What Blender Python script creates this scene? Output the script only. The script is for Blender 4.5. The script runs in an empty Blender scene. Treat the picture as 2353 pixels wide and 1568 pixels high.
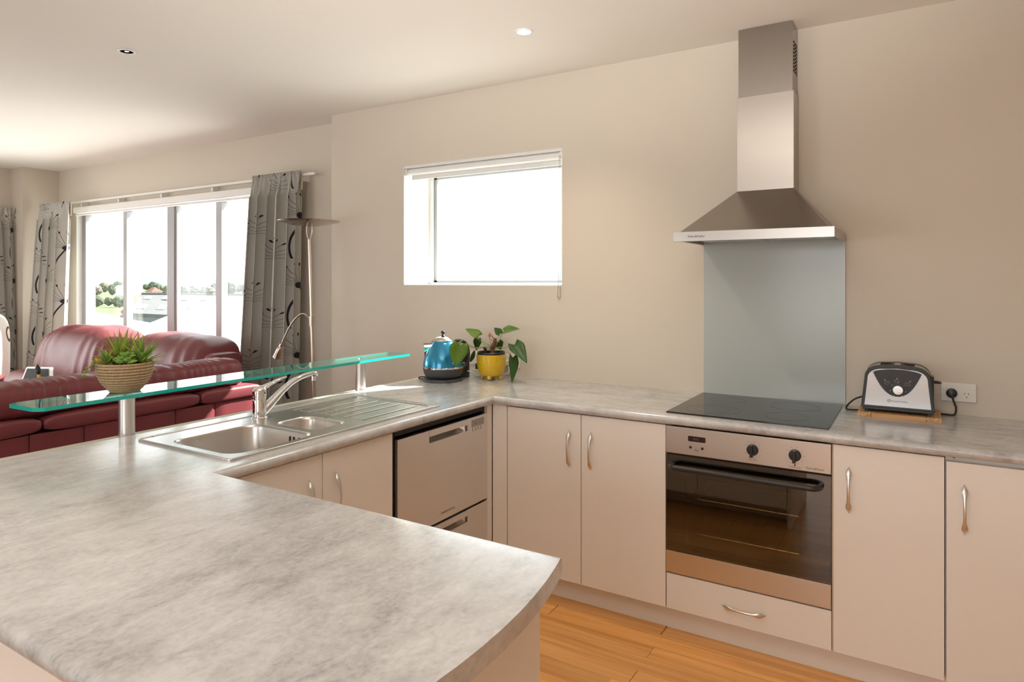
import bpy, bmesh, math, random
from mathutils import Vector, Matrix, noise
from mathutils.geometry import tessellate_polygon
random.seed(7)
PI = math.pi
S = bpy.context.scene
COL = S.collection

# ------------------------------------------------------------------ camera
IMG_W, IMG_H = 2353, 1568
YAW = math.radians(31.555)
CAM_Z = 1.4125
cam_d = bpy.data.cameras.new('camera')
cam_d.sensor_width = 36.0
cam_d.sensor_fit = 'HORIZONTAL'
cam_d.lens = 23.306
cam_d.shift_y = -(784 - 646) / IMG_W
cam_d.clip_start = 0.05
cam_d.clip_end = 9000
cam = bpy.data.objects.new('camera', cam_d)
COL.objects.link(cam)
cam.location = (0, 0, CAM_Z)
cam.rotation_euler = (PI / 2, 0, YAW)
S.camera = cam

# ------------------------------------------------------------------ world, sun, added fill light
S.view_settings.view_transform = 'Standard'
S.view_settings.look = 'None'
S.view_settings.gamma = 1
S.view_settings.use_curve_mapping = False
S.view_settings.exposure = 0.16
world = bpy.data.worlds.new('sky')
S.world = world
world.use_nodes = True
bg = world.node_tree.nodes['Background']
bg.inputs[0].default_value = (0.93, 0.97, 1.0, 1)
bg.inputs[1].default_value = 3.0

sun_d = bpy.data.lights.new('sun', 'SUN')
sun_d.energy = 20.0
sun_d.angle = math.radians(0.53)
sun_d.color = (1.0, 0.965, 0.92)
sun = bpy.data.objects.new('sun', sun_d)
COL.objects.link(sun)
SUN_TO = Vector((0.50, 1.0, 0.90)).normalized()
sun.rotation_euler = SUN_TO.to_track_quat('Z', 'Y').to_euler()
sun.location = (10, 20, 18)


def fill_lamp(name, loc, target, sx, sy, watts, col):
    """area lamp added to fill the room from one wall opening"""
    d = bpy.data.lights.new(name, 'AREA')
    d.shape = 'RECTANGLE'
    d.size, d.size_y, d.energy, d.color = sx, sy, watts, col
    o = bpy.data.objects.new(name, d)
    COL.objects.link(o)
    o.location = loc
    o.rotation_euler = (Vector(loc) - Vector(target)).to_track_quat('Z', 'Y').to_euler()
    return o


fill_lamp('fill_front_right', (-0.4, -3.42, 1.45), (-0.4, 0, 1.45), 2.4, 1.5, 11, (1.0, 0.96, 0.91))  # added fill, set in wall openings out of view
fill_lamp('fill_front_left', (-4.6, -3.42, 1.2), (-4.6, 0, 1.2), 2.6, 2.0, 9, (1.0, 0.97, 0.93))
fill_lamp('fill_left_window', (-7.66, 1.2, 1.45), (0, 1.2, 1.45), 2.4, 1.2, 25, (1.0, 0.97, 0.93))


# the photographer's flash, bounced off the ceiling beside the camera
fl_d = bpy.data.lights.new('bounce_flash', 'SPOT')
fl_d.energy = 205
fl_d.spot_size = math.radians(100)
fl_d.spot_blend = 0.6
fl_d.shadow_soft_size = 0.12
fl_d.color = (1.0, 0.98, 0.955)
fl = bpy.data.objects.new('bounce_flash', fl_d)
COL.objects.link(fl)
fl.location = (-0.45, -0.25, 1.58)
fl.rotation_euler = (Vector((0.25, -0.75, -1.0))).to_track_quat('Z', 'Y').to_euler()


# ------------------------------------------------------------------ mesh helpers
class MB:
    """collects shapes for one mesh object"""

    def __init__(self):
        self.v, self.f, self.uv = [], [], None

    def add(self, vs, fs):
        n = len(self.v)
        self.v += [tuple(p) for p in vs]
        self.f += [tuple(i + n for i in q) for q in fs]
        return self

    def box(self, x0, y0, z0, x1, y1, z1):
        x0, x1 = min(x0, x1), max(x0, x1)
        y0, y1 = min(y0, y1), max(y0, y1)
        z0, z1 = min(z0, z1), max(z0, z1)
        return self.add([(x0, y0, z0), (x1, y0, z0), (x1, y1, z0), (x0, y1, z0),
                         (x0, y0, z1), (x1, y0, z1), (x1, y1, z1), (x0, y1, z1)],
                        [(0, 3, 2, 1), (4, 5, 6, 7), (0, 1, 5, 4), (1, 2, 6, 5), (2, 3, 7, 6), (3, 0, 4, 7)])

    def tube(self, pts, r, n=10, closed=False, squash=None):
        """sweep a circle (radius per point allowed) along pts; squash=(a,b) scales the two section axes"""
        pts = [Vector(p) for p in pts]
        m = len(pts)
        rs = r if isinstance(r, (list, tuple)) else [r] * m
        if not closed and 4 <= m <= 10:          # round off the bends of cables, stalks and arms
            P_, R_ = [], []
            for i in range(m - 1):
                p0, p1, p2, p3 = pts[max(i - 1, 0)], pts[i], pts[i + 1], pts[min(i + 2, m - 1)]
                for k in range(4):
                    t = k / 4.0
                    P_.append(0.5 * ((2 * p1) + (p2 - p0) * t + (2 * p0 - 5 * p1 + 4 * p2 - p3) * t * t + (3 * p1 - p0 - 3 * p2 + p3) * t ** 3))
                    a_, b_ = rs[i], rs[i + 1]
                    if isinstance(a_, tuple):
                        R_.append((a_[0] + (b_[0] - a_[0]) * t, a_[1] + (b_[1] - a_[1]) * t))
                    else:
                        R_.append(a_ + (b_ - a_) * t)
            pts, rs = P_ + [pts[-1]], R_ + [rs[-1]]
            m = len(pts)
        up = None
        rings = []
        for i, p in enumerate(pts):
            if closed:
                t = pts[(i + 1) % m] - pts[i - 1]
            else:
                t = pts[min(i + 1, m - 1)] - pts[max(i - 1, 0)]
            t.normalize()
            if up is None:
                a = Vector((0, 0, 1)) if abs(t.z) < 0.9 else Vector((1, 0, 0))
                up = (a - t * a.dot(t)).normalized()
            else:
                up = (up - t * up.dot(t)).normalized()
            sd = t.cross(up)
            sa, sb = squash if squash else (1, 1)
            rr = rs[i]
            if isinstance(rr, tuple):
                sa, sb, rr = rr[0], rr[1], 1.0
            rings.append([p + (sd * math.cos(2 * PI * k / n) * sa + up * math.sin(2 * PI * k / n) * sb) * rr for k in range(n)])
        vs = [q for ring in rings for q in ring]
        fs = []
        for i in range(m if closed else m - 1):
            a, b = i * n, ((i + 1) % m) * n
            for k in range(n):
                fs.append((a + k, a + (k + 1) % n, b + (k + 1) % n, b + k))
        if not closed:
            fs.append(tuple(range(n - 1, -1, -1)))
            fs.append(tuple((m - 1) * n + k for k in range(n)))
        return self.add(vs, fs)

    def cyl(self, p0, p1, r0, r1=None, n=20):
        return self.tube([p0, p1], [r0, r0 if r1 is None else r1], n)

    def lathe(self, prof, c=(0, 0, 0), n=32, sx=1.0, sy=1.0):
        vs, fs = [], []
        for r, z in prof:
            for k in range(n):
                a = 2 * PI * k / n
                vs.append((c[0] + r * math.cos(a) * sx, c[1] + r * math.sin(a) * sy, c[2] + z))
        for i in range(len(prof) - 1):
            for k in range(n):
                fs.append((i * n + k, i * n + (k + 1) % n, (i + 1) * n + (k + 1) % n, (i + 1) * n + k))
        if prof[0][0] > 1e-6:
            fs.append(tuple(range(n - 1, -1, -1)))
        if prof[-1][0] > 1e-6:
            fs.append(tuple((len(prof) - 1) * n + k for k in range(n)))
        return self.add(vs, fs)

    def ball(self, c, r, sx=1, sy=1, sz=1, n=16, m=10):
        prof = [(max(r * math.sin(PI * i / m), 0.0), -r * math.cos(PI * i / m) * sz) for i in range(m + 1)]
        prof[0] = (0.0, prof[0][1])
        prof[-1] = (0.0, prof[-1][1])
        return self.lathe(prof, c, n, sx, sy)

    def extrude(self, poly, vec):
        """closed 3-D polygon pushed along vec"""
        n = len(poly)
        vec = Vector(vec)
        vs = [Vector(p) for p in poly] + [Vector(p) + vec for p in poly]
        fs = [tuple(range(n)), tuple(range(2 * n - 1, n - 1, -1))]
        for i in range(n):
            fs.append((i, i + n, (i + 1) % n + n, (i + 1) % n))
        return self.add(vs, fs)

    def plate(self, outer, holes, z0, z1):
        """flat plate with holes (2-D loops)"""
        loops = [outer] + list(holes)
        flat = [p for l in loops for p in l]
        tris = tessellate_polygon([[Vector((p[0], p[1], 0)) for p in l] for l in loops])
        n = len(flat)
        vs = [(p[0], p[1], z1) for p in flat] + [(p[0], p[1], z0) for p in flat]
        fs = [tuple(t) for t in tris] + [tuple(i + n for i in reversed(t)) for t in tris]
        o = 0
        for l in loops:
            m = len(l)
            for i in range(m):
                fs.append((o + i, o + (i + 1) % m, o + (i + 1) % m + n, o + i + n))
            o += m
        return self.add(vs, fs)

    def build(self, name, mat, parent=None, smooth=35, bevel=0, seg=2, world=True, merge=True, recalc=True, solid=0, subsurf=0):
        me = bpy.data.meshes.new(name)
        off = Vector((0, 0, 0))
        if parent is not None and world:
            q = parent
            while q is not None:
                off += q.location
                q = q.parent
        me.from_pydata([Vector(p) - off for p in self.v], [], self.f)
        if self.uv:
            lay = me.uv_layers.new(name='UVMap')
            for l in me.loops:
                lay.data[l.index].uv = self.uv[l.vertex_index]
        bm = bmesh.new()
        bm.from_mesh(me)
        if merge and not self.uv:
            bmesh.ops.remove_doubles(bm, verts=bm.verts, dist=1e-6)
        if recalc:
            bmesh.ops.recalc_face_normals(bm, faces=bm.faces)
        if bevel:
            es = [e for e in bm.edges if e.is_manifold and e.calc_face_angle(0) > math.radians(40)]
            bmesh.ops.bevel(bm, geom=es, offset=bevel, segments=seg, profile=0.5, affect='EDGES', clamp_overlap=True)
        bm.to_mesh(me)
        bm.free()
        if smooth:
            for p in me.polygons:
                p.use_smooth = True
            me.set_sharp_from_angle(angle=math.radians(smooth))
        if mat is not None:
            me.materials.append(mat)
        o = bpy.data.objects.new(name, me)
        COL.objects.link(o)
        if parent is not None:
            o.parent = parent
        if bevel:                                # flat faces stay flat between the rounded edges
            md = o.modifiers.new('flat_faces', 'WEIGHTED_NORMAL')
            md.keep_sharp = True
            md.weight = 90
        if solid:
            md = o.modifiers.new('thickness', 'SOLIDIFY')
            md.thickness = solid
            md.offset = 0
        if subsurf:
            md = o.modifiers.new('smooth', 'SUBSURF')
            md.levels = md.render_levels = subsurf
        return o


def tag(o, label, cat, group=None, kind=None):
    o['label'] = label
    o['category'] = cat
    if group:
        o['group'] = group
    if kind:
        o['kind'] = kind
    return o


def thing(name, label, cat, loc=(0, 0, 0), rz=0.0, group=None):
    o = bpy.data.objects.new(name, None)
    o.empty_display_size = 0.05
    COL.objects.link(o)
    o.location = loc
    o.rotation_euler = (0, 0, rz)
    return tag(o, label, cat, group)


def struct(o, label=None, cat=None):
    o['kind'] = 'structure'
    if label:
        o['label'] = label
        o['category'] = cat
    return o


def share(src, name, parent, loc=(0, 0, 0), rot=(0, 0, 0)):
    """another object that shares src's mesh"""
    o = bpy.data.objects.new(name, src.data)
    COL.objects.link(o)
    o.parent = parent
    o.location = loc
    o.rotation_euler = rot
    return o


def rrect(x0, y0, x1, y1, r, n=6):
    pts = []
    for cx, cy, a0 in ((x1 - r, y1 - r, 0), (x0 + r, y1 - r, 90), (x0 + r, y0 + r, 180), (x1 - r, y0 + r, 270)):
        for k in range(n + 1):
            a = math.radians(a0 + 90 * k / n)
            pts.append((cx + r * math.cos(a), cy + r * math.sin(a)))
    return pts


def ray(u, v):
    """direction through a photograph pixel, used once to read real places off the photograph"""
    f = 1523.32
    a, b = (u - 1176.5) / f, (646.0 - v) / f
    return Vector((math.cos(YAW) * a - math.sin(YAW), math.sin(YAW) * a + math.cos(YAW), b))


def at_y(u, v, y):
    d = ray(u, v)
    return Vector((0, 0, CAM_Z)) + d * (y / d.y)


def at_x(u, v, x):
    d = ray(u, v)
    return Vector((0, 0, CAM_Z)) + d * (x / d.x)


def at_z(u, v, z):
    d = ray(u, v)
    return Vector((0, 0, CAM_Z)) + d * ((z - CAM_Z) / d.z)


def at_t(u, v, t):
    return Vector((0, 0, CAM_Z)) + ray(u, v) * t


# ------------------------------------------------------------------ materials
def nodes_of(name):
    m = bpy.data.materials.new(name)
    m.use_nodes = True
    nt = m.node_tree
    return m, nt, nt.nodes['Principled BSDF'], nt.nodes, nt.links


def M(name, col, rough=0.5, metal=0.0, var=0.0, vscale=6.0, stretch=(1, 1, 1), bump=0.0, bscale=120.0, spec=None,
      coat=0.0, rvar=0.0, emis=None, estr=0.0, aniso=0.0, bstretch=None, detail=4.0):
    m, nt, b, N, L = nodes_of(name)
    b.inputs['Base Color'].default_value = (*col, 1)
    b.inputs['Roughness'].default_value = rough
    b.inputs['Metallic'].default_value = metal
    if spec is not None:
        b.inputs['Specular IOR Level'].default_value = spec
    if coat:
        b.inputs['Coat Weight'].default_value = coat
        b.inputs['Coat Roughness'].default_value = 0.08
    if aniso:
        b.inputs['Anisotropic'].default_value = aniso
    if emis:
        b.inputs['Emission Color'].default_value = (*emis, 1)
        b.inputs['Emission Strength'].default_value = estr
    tc = N.new('ShaderNodeTexCoord')
    mp = N.new('ShaderNodeMapping')
    mp.inputs['Scale'].default_value = stretch
    L.new(tc.outputs['Object'], mp.inputs['Vector'])
    nz = N.new('ShaderNodeTexNoise')
    nz.inputs['Scale'].default_value = vscale
    nz.inputs['Detail'].default_value = detail
    L.new(mp.outputs[0], nz.inputs['Vector'])
    if var:
        mx = N.new('ShaderNodeMix')
        mx.data_type = 'RGBA'
        mx.inputs['A'].default_value = (*[c * (1 - var) for c in col], 1)
        mx.inputs['B'].default_value = (*[min(c * (1 + var), 1) for c in col], 1)
        L.new(nz.outputs['Fac'], mx.inputs['Factor'])
        L.new(mx.outputs['Result'], b.inputs['Base Color'])
    if rvar:
        mr = N.new('ShaderNodeMapRange')
        mr.inputs['To Min'].default_value = max(rough - rvar, 0.02)
        mr.inputs['To Max'].default_value = rough + rvar
        L.new(nz.outputs['Fac'], mr.inputs['Value'])
        L.new(mr.outputs[0], b.inputs['Roughness'])
    if bump:
        mp2 = N.new('ShaderNodeMapping')
        mp2.inputs['Scale'].default_value = bstretch or stretch
        L.new(tc.outputs['Object'], mp2.inputs['Vector'])
        n2 = N.new('ShaderNodeTexNoise')
        n2.inputs['Scale'].default_value = bscale
        n2.inputs['Detail'].default_value = 3
        L.new(mp2.outputs[0], n2.inputs['Vector'])
        bp = N.new('ShaderNodeBump')
        bp.inputs['Strength'].default_value = bump
        bp.inputs['Distance'].default_value = 0.002
        L.new(n2.outputs['Fac'], bp.inputs['Height'])
        L.new(bp.outputs[0], b.inputs['Normal'])
    return m


def thin_glass(name, tint, gloss_rough=0.0, ior=1.5, extra=0.0):
    """clear pane: passes light straight through and mirrors by Fresnel"""
    m, nt, b, N, L = nodes_of(name)
    N.remove(b)
    out = N['Material Output']
    tr = N.new('ShaderNodeBsdfTransparent')
    tr.inputs[0].default_value = (*tint, 1)
    gl = N.new('ShaderNodeBsdfGlossy')
    gl.inputs['Roughness'].default_value = gloss_rough
    gl.inputs[0].default_value = (1, 1, 1, 1)
    # Schlick reflectance from the facing angle, the same from both sides of the thin pane
    lw_ = N.new('ShaderNodeLayerWeight')
    pw = N.new('ShaderNodeMath')
    pw.operation = 'POWER'
    pw.inputs[1].default_value = 5.0
    L.new(lw_.outputs['Facing'], pw.inputs[0])
    f0 = ((ior - 1) / (ior + 1)) ** 2 + extra
    lw_.inputs['Blend'].default_value = 0.5
    ad = N.new('ShaderNodeMath')
    ad.operation = 'MULTIPLY_ADD'
    ad.use_clamp = True
    ad.inputs[1].default_value = 1 - f0
    ad.inputs[2].default_value = f0
    L.new(pw.outputs[0], ad.inputs[0])
    mx = N.new('ShaderNodeMixShader')
    L.new(ad.outputs[0], mx.inputs[0])
    L.new(tr.outputs[0], mx.inputs[1])
    L.new(gl.outputs[0], mx.inputs[2])
    L.new(mx.outputs[0], out.inputs['Surface'])
    return m


def worktop_material():
    m, nt, b, N, L = nodes_of('worktop_laminate')
    tc = N.new('ShaderNodeTexCoord')
    sp = N.new('ShaderNodeSeparateXYZ')
    L.new(tc.outputs['Object'], sp.inputs[0])
    ad = N.new('ShaderNodeMath')
    ad.operation = 'ADD'
    L.new(sp.outputs['X'], ad.inputs[0])
    L.new(sp.outputs['Y'], ad.inputs[1])
    gt = N.new('ShaderNodeMath')
    gt.operation = 'GREATER_THAN'
    gt.inputs[1].default_value = 2.563 - 1.671       # the mitre joint of the two boards
    L.new(ad.outputs[0], gt.inputs[0])
    sw = N.new('ShaderNodeCombineXYZ')
    L.new(sp.outputs['Y'], sw.inputs['X'])
    L.new(sp.outputs['X'], sw.inputs['Y'])
    L.new(sp.outputs['Z'], sw.inputs['Z'])
    mx = N.new('ShaderNodeMix')
    mx.data_type = 'VECTOR'
    L.new(gt.outputs[0], mx.inputs['Factor'])
    L.new(sw.outputs[0], mx.inputs['A'])
    L.new(tc.outputs['Object'], mx.inputs['B'])

    def nz(scale, sc, det, rough):
        mp = N.new('ShaderNodeMapping')
        mp.inputs['Scale'].default_value = sc
        L.new(mx.outputs['Result'], mp.inputs['Vector'])
        n = N.new('ShaderNodeTexNoise')
        n.inputs['Scale'].default_value = scale
        n.inputs['Detail'].default_value = det
        n.inputs['Roughness'].default_value = rough
        n.inputs['Distortion'].default_value = 0.35
        L.new(mp.outputs[0], n.inputs['Vector'])
        return n.outputs['Fac']
    a = nz(3.4, (0.8, 1.5, 1.5), 10, 0.66)
    c = nz(13, (0.85, 1.5, 1.5), 8, 0.72)
    d = nz(70, (0.9, 1.2, 1.2), 5, 0.65)

    def mth(op, x, y):
        n = N.new('ShaderNodeMath')
        n.operation = op
        for i, q in enumerate((x, y)):
            if isinstance(q, (int, float)):
                n.inputs[i].default_value = q
            else:
                L.new(q, n.inputs[i])
        return n.outputs[0]
    t = mth('ADD', mth('MULTIPLY', a, 0.40), mth('ADD', mth('MULTIPLY', c, 0.36), mth('MULTIPLY', d, 0.24)))
    cr = N.new('ShaderNodeValToRGB')
    e = cr.color_ramp.elements
    e[0].position, e[0].color = 0.36, (0.31, 0.305, 0.305, 1)
    e[1].position, e[1].color = 0.64, (0.67, 0.675, 0.68, 1)
    k = cr.color_ramp.elements.new(0.45)
    k.color = (0.46, 0.452, 0.452, 1)
    k = cr.color_ramp.elements.new(0.53)
    k.color = (0.56, 0.558, 0.56, 1)
    L.new(t, cr.inputs[0])
    L.new(cr.outputs[0], b.inputs['Base Color'])
    b.inputs['Roughness'].default_value = 0.21
    b.inputs['Specular IOR Level'].default_value = 0.6
    b.inputs['Coat Weight'].default_value = 0.45
    b.inputs['Coat Roughness'].default_value = 0.16
    bp = N.new('ShaderNodeBump')
    bp.inputs['Strength'].default_value = 0.12
    bp.inputs['Distance'].default_value = 0.001
    L.new(d, bp.inputs['Height'])
    L.new(bp.outputs[0], b.inputs['Normal'])
    return m


def wood_material(name, c0, c1, along=0, rough=0.3, scale=1.0, per_object=0.25):
    m, nt, b, N, L = nodes_of(name)
    tc = N.new('ShaderNodeTexCoord')
    oi = N.new('ShaderNodeObjectInfo')
    mp = N.new('ShaderNodeMapping')
    sc = [38 * scale, 38 * scale, 38 * scale]
    sc[along] = 1.6 * scale
    mp.inputs['Scale'].default_value = sc
    L.new(tc.outputs['Object'], mp.inputs['Vector'])
    ofs = N.new('ShaderNodeVectorMath')
    ofs.operation = 'SCALE'
    cb = N.new('ShaderNodeCombineXYZ')
    for i in range(3):
        L.new(oi.outputs['Random'], cb.inputs[i])
    L.new(cb.outputs[0], ofs.inputs[0])
    ofs.inputs['Scale'].default_value = 50
    av = N.new('ShaderNodeVectorMath')
    L.new(mp.outputs[0], av.inputs[0])
    L.new(ofs.outputs[0], av.inputs[1])
    nz = N.new('ShaderNodeTexNoise')
    nz.inputs['Scale'].default_value = 1.0
    nz.inputs['Detail'].default_value = 6
    nz.inputs['Distortion'].default_value = 0.5
    L.new(av.outputs[0], nz.inputs['Vector'])
    cr = N.new('ShaderNodeValToRGB')
    e = cr.color_ramp.elements
    e[0].position, e[0].color = 0.30, (*c0, 1)
    e[1].position, e[1].color = 0.68, (*c1, 1)
    L.new(nz.outputs['Fac'], cr.inputs[0])
    hs = N.new('ShaderNodeHueSaturation')
    mr = N.new('ShaderNodeMapRange')
    mr.inputs['To Min'].default_value = 1 - per_object
    mr.inputs['To Max'].default_value = 1 + per_object
    L.new(oi.outputs['Random'], mr.inputs['Value'])
    L.new(mr.outputs[0], hs.inputs['Value'])
    L.new(cr.outputs[0], hs.inputs['Color'])
    L.new(hs.outputs[0], b.inputs['Base Color'])
    b.inputs['Roughness'].default_value = rough
    return m


class NX:
    """small arithmetic on shader sockets for the printed fabrics"""

    def __init__(self, N, L):
        self.N, self.L = N, L

    def __call__(self, op, *a):
        n = self.N.new('ShaderNodeMath')
        n.operation = op
        for i, q in enumerate(a):
            if isinstance(q, (int, float)):
                n.inputs[i].default_value = q
            else:
                self.L.new(q, n.inputs[i])
        return n.outputs[0]


def print_fabric(name, base, ink, weave, cw, ch, kind):
    """cloth with a printed seed-head pattern laid out in the cloth's own UV metres"""
    m, nt, b, N, L = nodes_of(name)
    x = NX(N, L)
    uv = N.new('ShaderNodeUVMap')
    sp = N.new('ShaderNodeSeparateXYZ')
    L.new(uv.outputs[0], sp.inputs[0])
    u, v = sp.outputs['X'], sp.outputs['Y']
    colm = x('FLOOR', x('DIVIDE', u, cw))
    v = x('ADD', v, x('MULTIPLY', x('FRACT', x('MULTIPLY', colm, 0.377)), ch))
    u2 = u
    fx = x('MULTIPLY', x('SUBTRACT', x('FRACT', x('DIVIDE', u2, cw)), 0.5), cw)
    fy = x('MULTIPLY', x('SUBTRACT', x('FRACT', x('DIVIDE', v, ch)), 0.62), ch)
    r = x('SQRT', x('ADD', x('MULTIPLY', fx, fx), x('MULTIPLY', fy, fy)))
    ang = x('ARCTAN2', fx, fy)
    if kind == 'seed':
        sn = x('ABSOLUTE', x('SINE', x('MULTIPLY', ang, 12.5)))
        up = x('LESS_THAN', x('ABSOLUTE', ang), 1.75)
        rays = x('MULTIPLY', x('LESS_THAN', x('MULTIPLY', sn, r), 0.0125), x('LESS_THAN', r, 0.140))
        dots = x('MULTIPLY', x('LESS_THAN', x('ABSOLUTE', x('SUBTRACT', r, 0.150)), 0.010), x('LESS_THAN', sn, 0.36))
        core = x('LESS_THAN', r, 0.022)
        stem = x('MULTIPLY', x('LESS_THAN', x('ABSOLUTE', x('SUBTRACT', fx, x('MULTIPLY', x('SINE', x('MULTIPLY', fy, 7.0)), 0.06))), 0.0045),
                 x('MULTIPLY', x('LESS_THAN', fy, 0.0), x('GREATER_THAN', fy, -0.33)))
        ink_f = x('MAXIMUM', x('MAXIMUM', x('MULTIPLY', x('MAXIMUM', rays, dots), up), core), stem)
        inks = [(ink_f, ink)]
    else:
        e = x('ADD', x('POWER', x('DIVIDE', x('ABSOLUTE', fx), 0.045), 2.0), x('POWER', x('DIVIDE', x('ABSOLUTE', fy), 0.085), 2.0))
        red = x('MULTIPLY', x('LESS_THAN', e, 1.0), x('GREATER_THAN', x('SINE', x('MULTIPLY', x('ADD', u2, v), 17.0)), -0.2))
        line = x('LESS_THAN', x('ABSOLUTE', x('SUBTRACT', e, 1.1)), 0.16)
        stem = x('LESS_THAN', x('ABSOLUTE', x('SUBTRACT', fx, x('MULTIPLY', x('SINE', x('MULTIPLY', v, 6.0)), 0.07))), 0.003)
        inks = [(red, (0.55, 0.06, 0.04)), (x('MAXIMUM', line, stem), (0.16, 0.05, 0.03))]
    nz = N.new('ShaderNodeTexNoise')
    nz.inputs['Scale'].default_value = 900
    L.new(uv.outputs[0], nz.inputs['Vector'])
    mx = N.new('ShaderNodeMix')
    mx.data_type = 'RGBA'
    mx.inputs['A'].default_value = (*[c * (1 - weave) for c in base], 1)
    mx.inputs['B'].default_value = (*[min(1, c * (1 + weave)) for c in base], 1)
    L.new(nz.outputs['Fac'], mx.inputs['Factor'])
    cur = mx.outputs['Result']
    for fac, colr in inks:
        k = N.new('ShaderNodeMix')
        k.data_type = 'RGBA'
        k.inputs['B'].default_value = (*colr, 1)
        L.new(fac, k.inputs['Factor'])
        L.new(cur, k.inputs['A'])
        cur = k.outputs['Result']
    L.new(cur, b.inputs['Base Color'])
    b.inputs['Roughness'].default_value = 0.9
    b.inputs['Specular IOR Level'].default_value = 0.15
    b.inputs['Sheen Weight'].default_value = 0.1
    return m


def leather_material(name, col):
    m, nt, b, N, L = nodes_of(name)
    tc = N.new('ShaderNodeTexCoord')
    nz = N.new('ShaderNodeTexNoise')
    nz.inputs['Scale'].default_value = 5
    L.new(tc.outputs['Object'], nz.inputs['Vector'])
    mx = N.new('ShaderNodeMix')
    mx.data_type = 'RGBA'
    mx.inputs['A'].default_value = (*[c * 0.8 for c in col], 1)
    mx.inputs['B'].default_value = (*[c * 1.2 for c in col], 1)
    L.new(nz.outputs['Fac'], mx.inputs['Factor'])
    L.new(mx.outputs['Result'], b.inputs['Base Color'])
    vo = N.new('ShaderNodeTexVoronoi')
    vo.inputs['Scale'].default_value = 260
    L.new(tc.outputs['Object'], vo.inputs['Vector'])
    bp = N.new('ShaderNodeBump')
    bp.inputs['Strength'].default_value = 0.25
    bp.inputs['Distance'].default_value = 0.001
    L.new(vo.outputs['Distance'], bp.inputs['Height'])
    L.new(bp.outputs[0], b.inputs['Normal'])
    b.inputs['Roughness'].default_value = 0.42
    return m


def leaf_material(name, c0, c1, rough=0.4, scale=14, transl=0.35):
    m, nt, b, N, L = nodes_of(name)
    tc = N.new('ShaderNodeTexCoord')
    oi = N.new('ShaderNodeObjectInfo')
    nz = N.new('ShaderNodeTexNoise')
    nz.inputs['Scale'].default_value = scale
    L.new(tc.outputs['Object'], nz.inputs['Vector'])
    mx = N.new('ShaderNodeMix')
    mx.data_type = 'RGBA'
    mx.inputs['A'].default_value = (*c0, 1)
    mx.inputs['B'].default_value = (*c1, 1)
    ad = N.new('ShaderNodeMath')
    ad.inputs[1].default_value = 0
    hb = N.new('ShaderNodeMath')
    hb.operation = 'MULTIPLY_ADD'
    hb.inputs[1].default_value = 0.5
    hb.inputs[2].default_value = -0.25
    L.new(oi.outputs['Random'], hb.inputs[0])
    L.new(nz.outputs['Fac'], ad.inputs[0])
    L.new(hb.outputs[0], ad.inputs[1])
    L.new(ad.outputs[0], mx.inputs['Factor'])
    L.new(mx.outputs['Result'], b.inputs['Base Color'])
    b.inputs['Roughness'].default_value = rough
    if transl:
        out = N['Material Output']
        tl = N.new('ShaderNodeBsdfTranslucent')
        L.new(mx.outputs['Result'], tl.inputs[0])
        ms = N.new('ShaderNodeMixShader')
        ms.inputs[0].default_value = transl
        L.new(b.outputs[0], ms.inputs[1])
        L.new(tl.outputs[0], ms.inputs[2])
        L.new(ms.outputs[0], out.inputs['Surface'])
    return m


m_wall = M('wall_paint', (0.665, 0.598, 0.508), 0.75, var=0.025, vscale=2.0, bump=0.08, bscale=260, spec=0.25)
m_ceil = M('ceiling_paint', (0.88, 0.84, 0.775), 0.85, var=0.012, vscale=1.5, bump=0.05, bscale=200, spec=0.2)
m_white = M('white_paint', (0.80, 0.79, 0.765), 0.45, var=0.015, vscale=8)
m_cab = M('cabinet_melamine', (0.85, 0.805, 0.76), 0.38, var=0.02, vscale=2.5, bump=0.02, bscale=400)
m_edge = M('raw_chipboard', (0.55, 0.45, 0.32), 0.8, var=0.3, vscale=300)
m_shadow = M('dark_gap', (0.02, 0.018, 0.016), 0.8, var=0.2)
m_top = worktop_material()
m_steel = M('brushed_steel', (0.74, 0.72, 0.70), 0.33, 1.0, var=0.02, vscale=2, stretch=(1, 1, 1), rvar=0.02, bump=0.008,
            bscale=40, bstretch=(30, 30, 1), aniso=0.3)
m_steelh = M('brushed_steel_horizontal', (0.64, 0.60, 0.56), 0.36, 1.0, var=0.025, vscale=2, stretch=(1, 12, 12), rvar=0.02,
             bump=0.006, bscale=40, bstretch=(1, 40, 40), aniso=0.3)
m_sink = M('sink_steel', (0.66, 0.655, 0.645), 0.28, 1.0, var=0.04, vscale=4, rvar=0.05, bump=0.02, bscale=300)
m_hood = M('hood_steel', (0.50, 0.47, 0.44), 0.27, 1.0, var=0.04, vscale=2, stretch=(1, 12, 12), bump=0.006, bscale=40, bstretch=(1, 40, 40), aniso=0.3)
m_hood_dark = M('hood_steel_dim', (0.36, 0.33, 0.30), 0.26, 1.0, var=0.05, vscale=3, bump=0.006, bscale=40, bstretch=(30, 30, 1))  # darker copy of the hood steel, dim reflections put into its colour
m_toast = M('toaster_steel', (0.47, 0.455, 0.445), 0.34, 1.0, var=0.03, vscale=2, stretch=(1, 12, 12), bump=0.006, bscale=40, bstretch=(1, 40, 40))
m_chrome = M('chrome', (0.80, 0.80, 0.81), 0.05, 1.0, var=0.01)
m_alu = M('satin_aluminium', (0.72, 0.715, 0.71), 0.33, 1.0, var=0.03, vscale=20)
m_frame = M('window_aluminium', (0.36, 0.355, 0.36), 0.45, 0.15, var=0.03, vscale=4)
m_gasket = M('window_gasket', (0.42, 0.44, 0.44), 0.6, var=0.05)
m_black = M('black_plastic', (0.018, 0.018, 0.019), 0.35, var=0.1, vscale=30)
m_blackm = M('black_matte', (0.012, 0.013, 0.015), 0.6, var=0.1, vscale=30)
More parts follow.
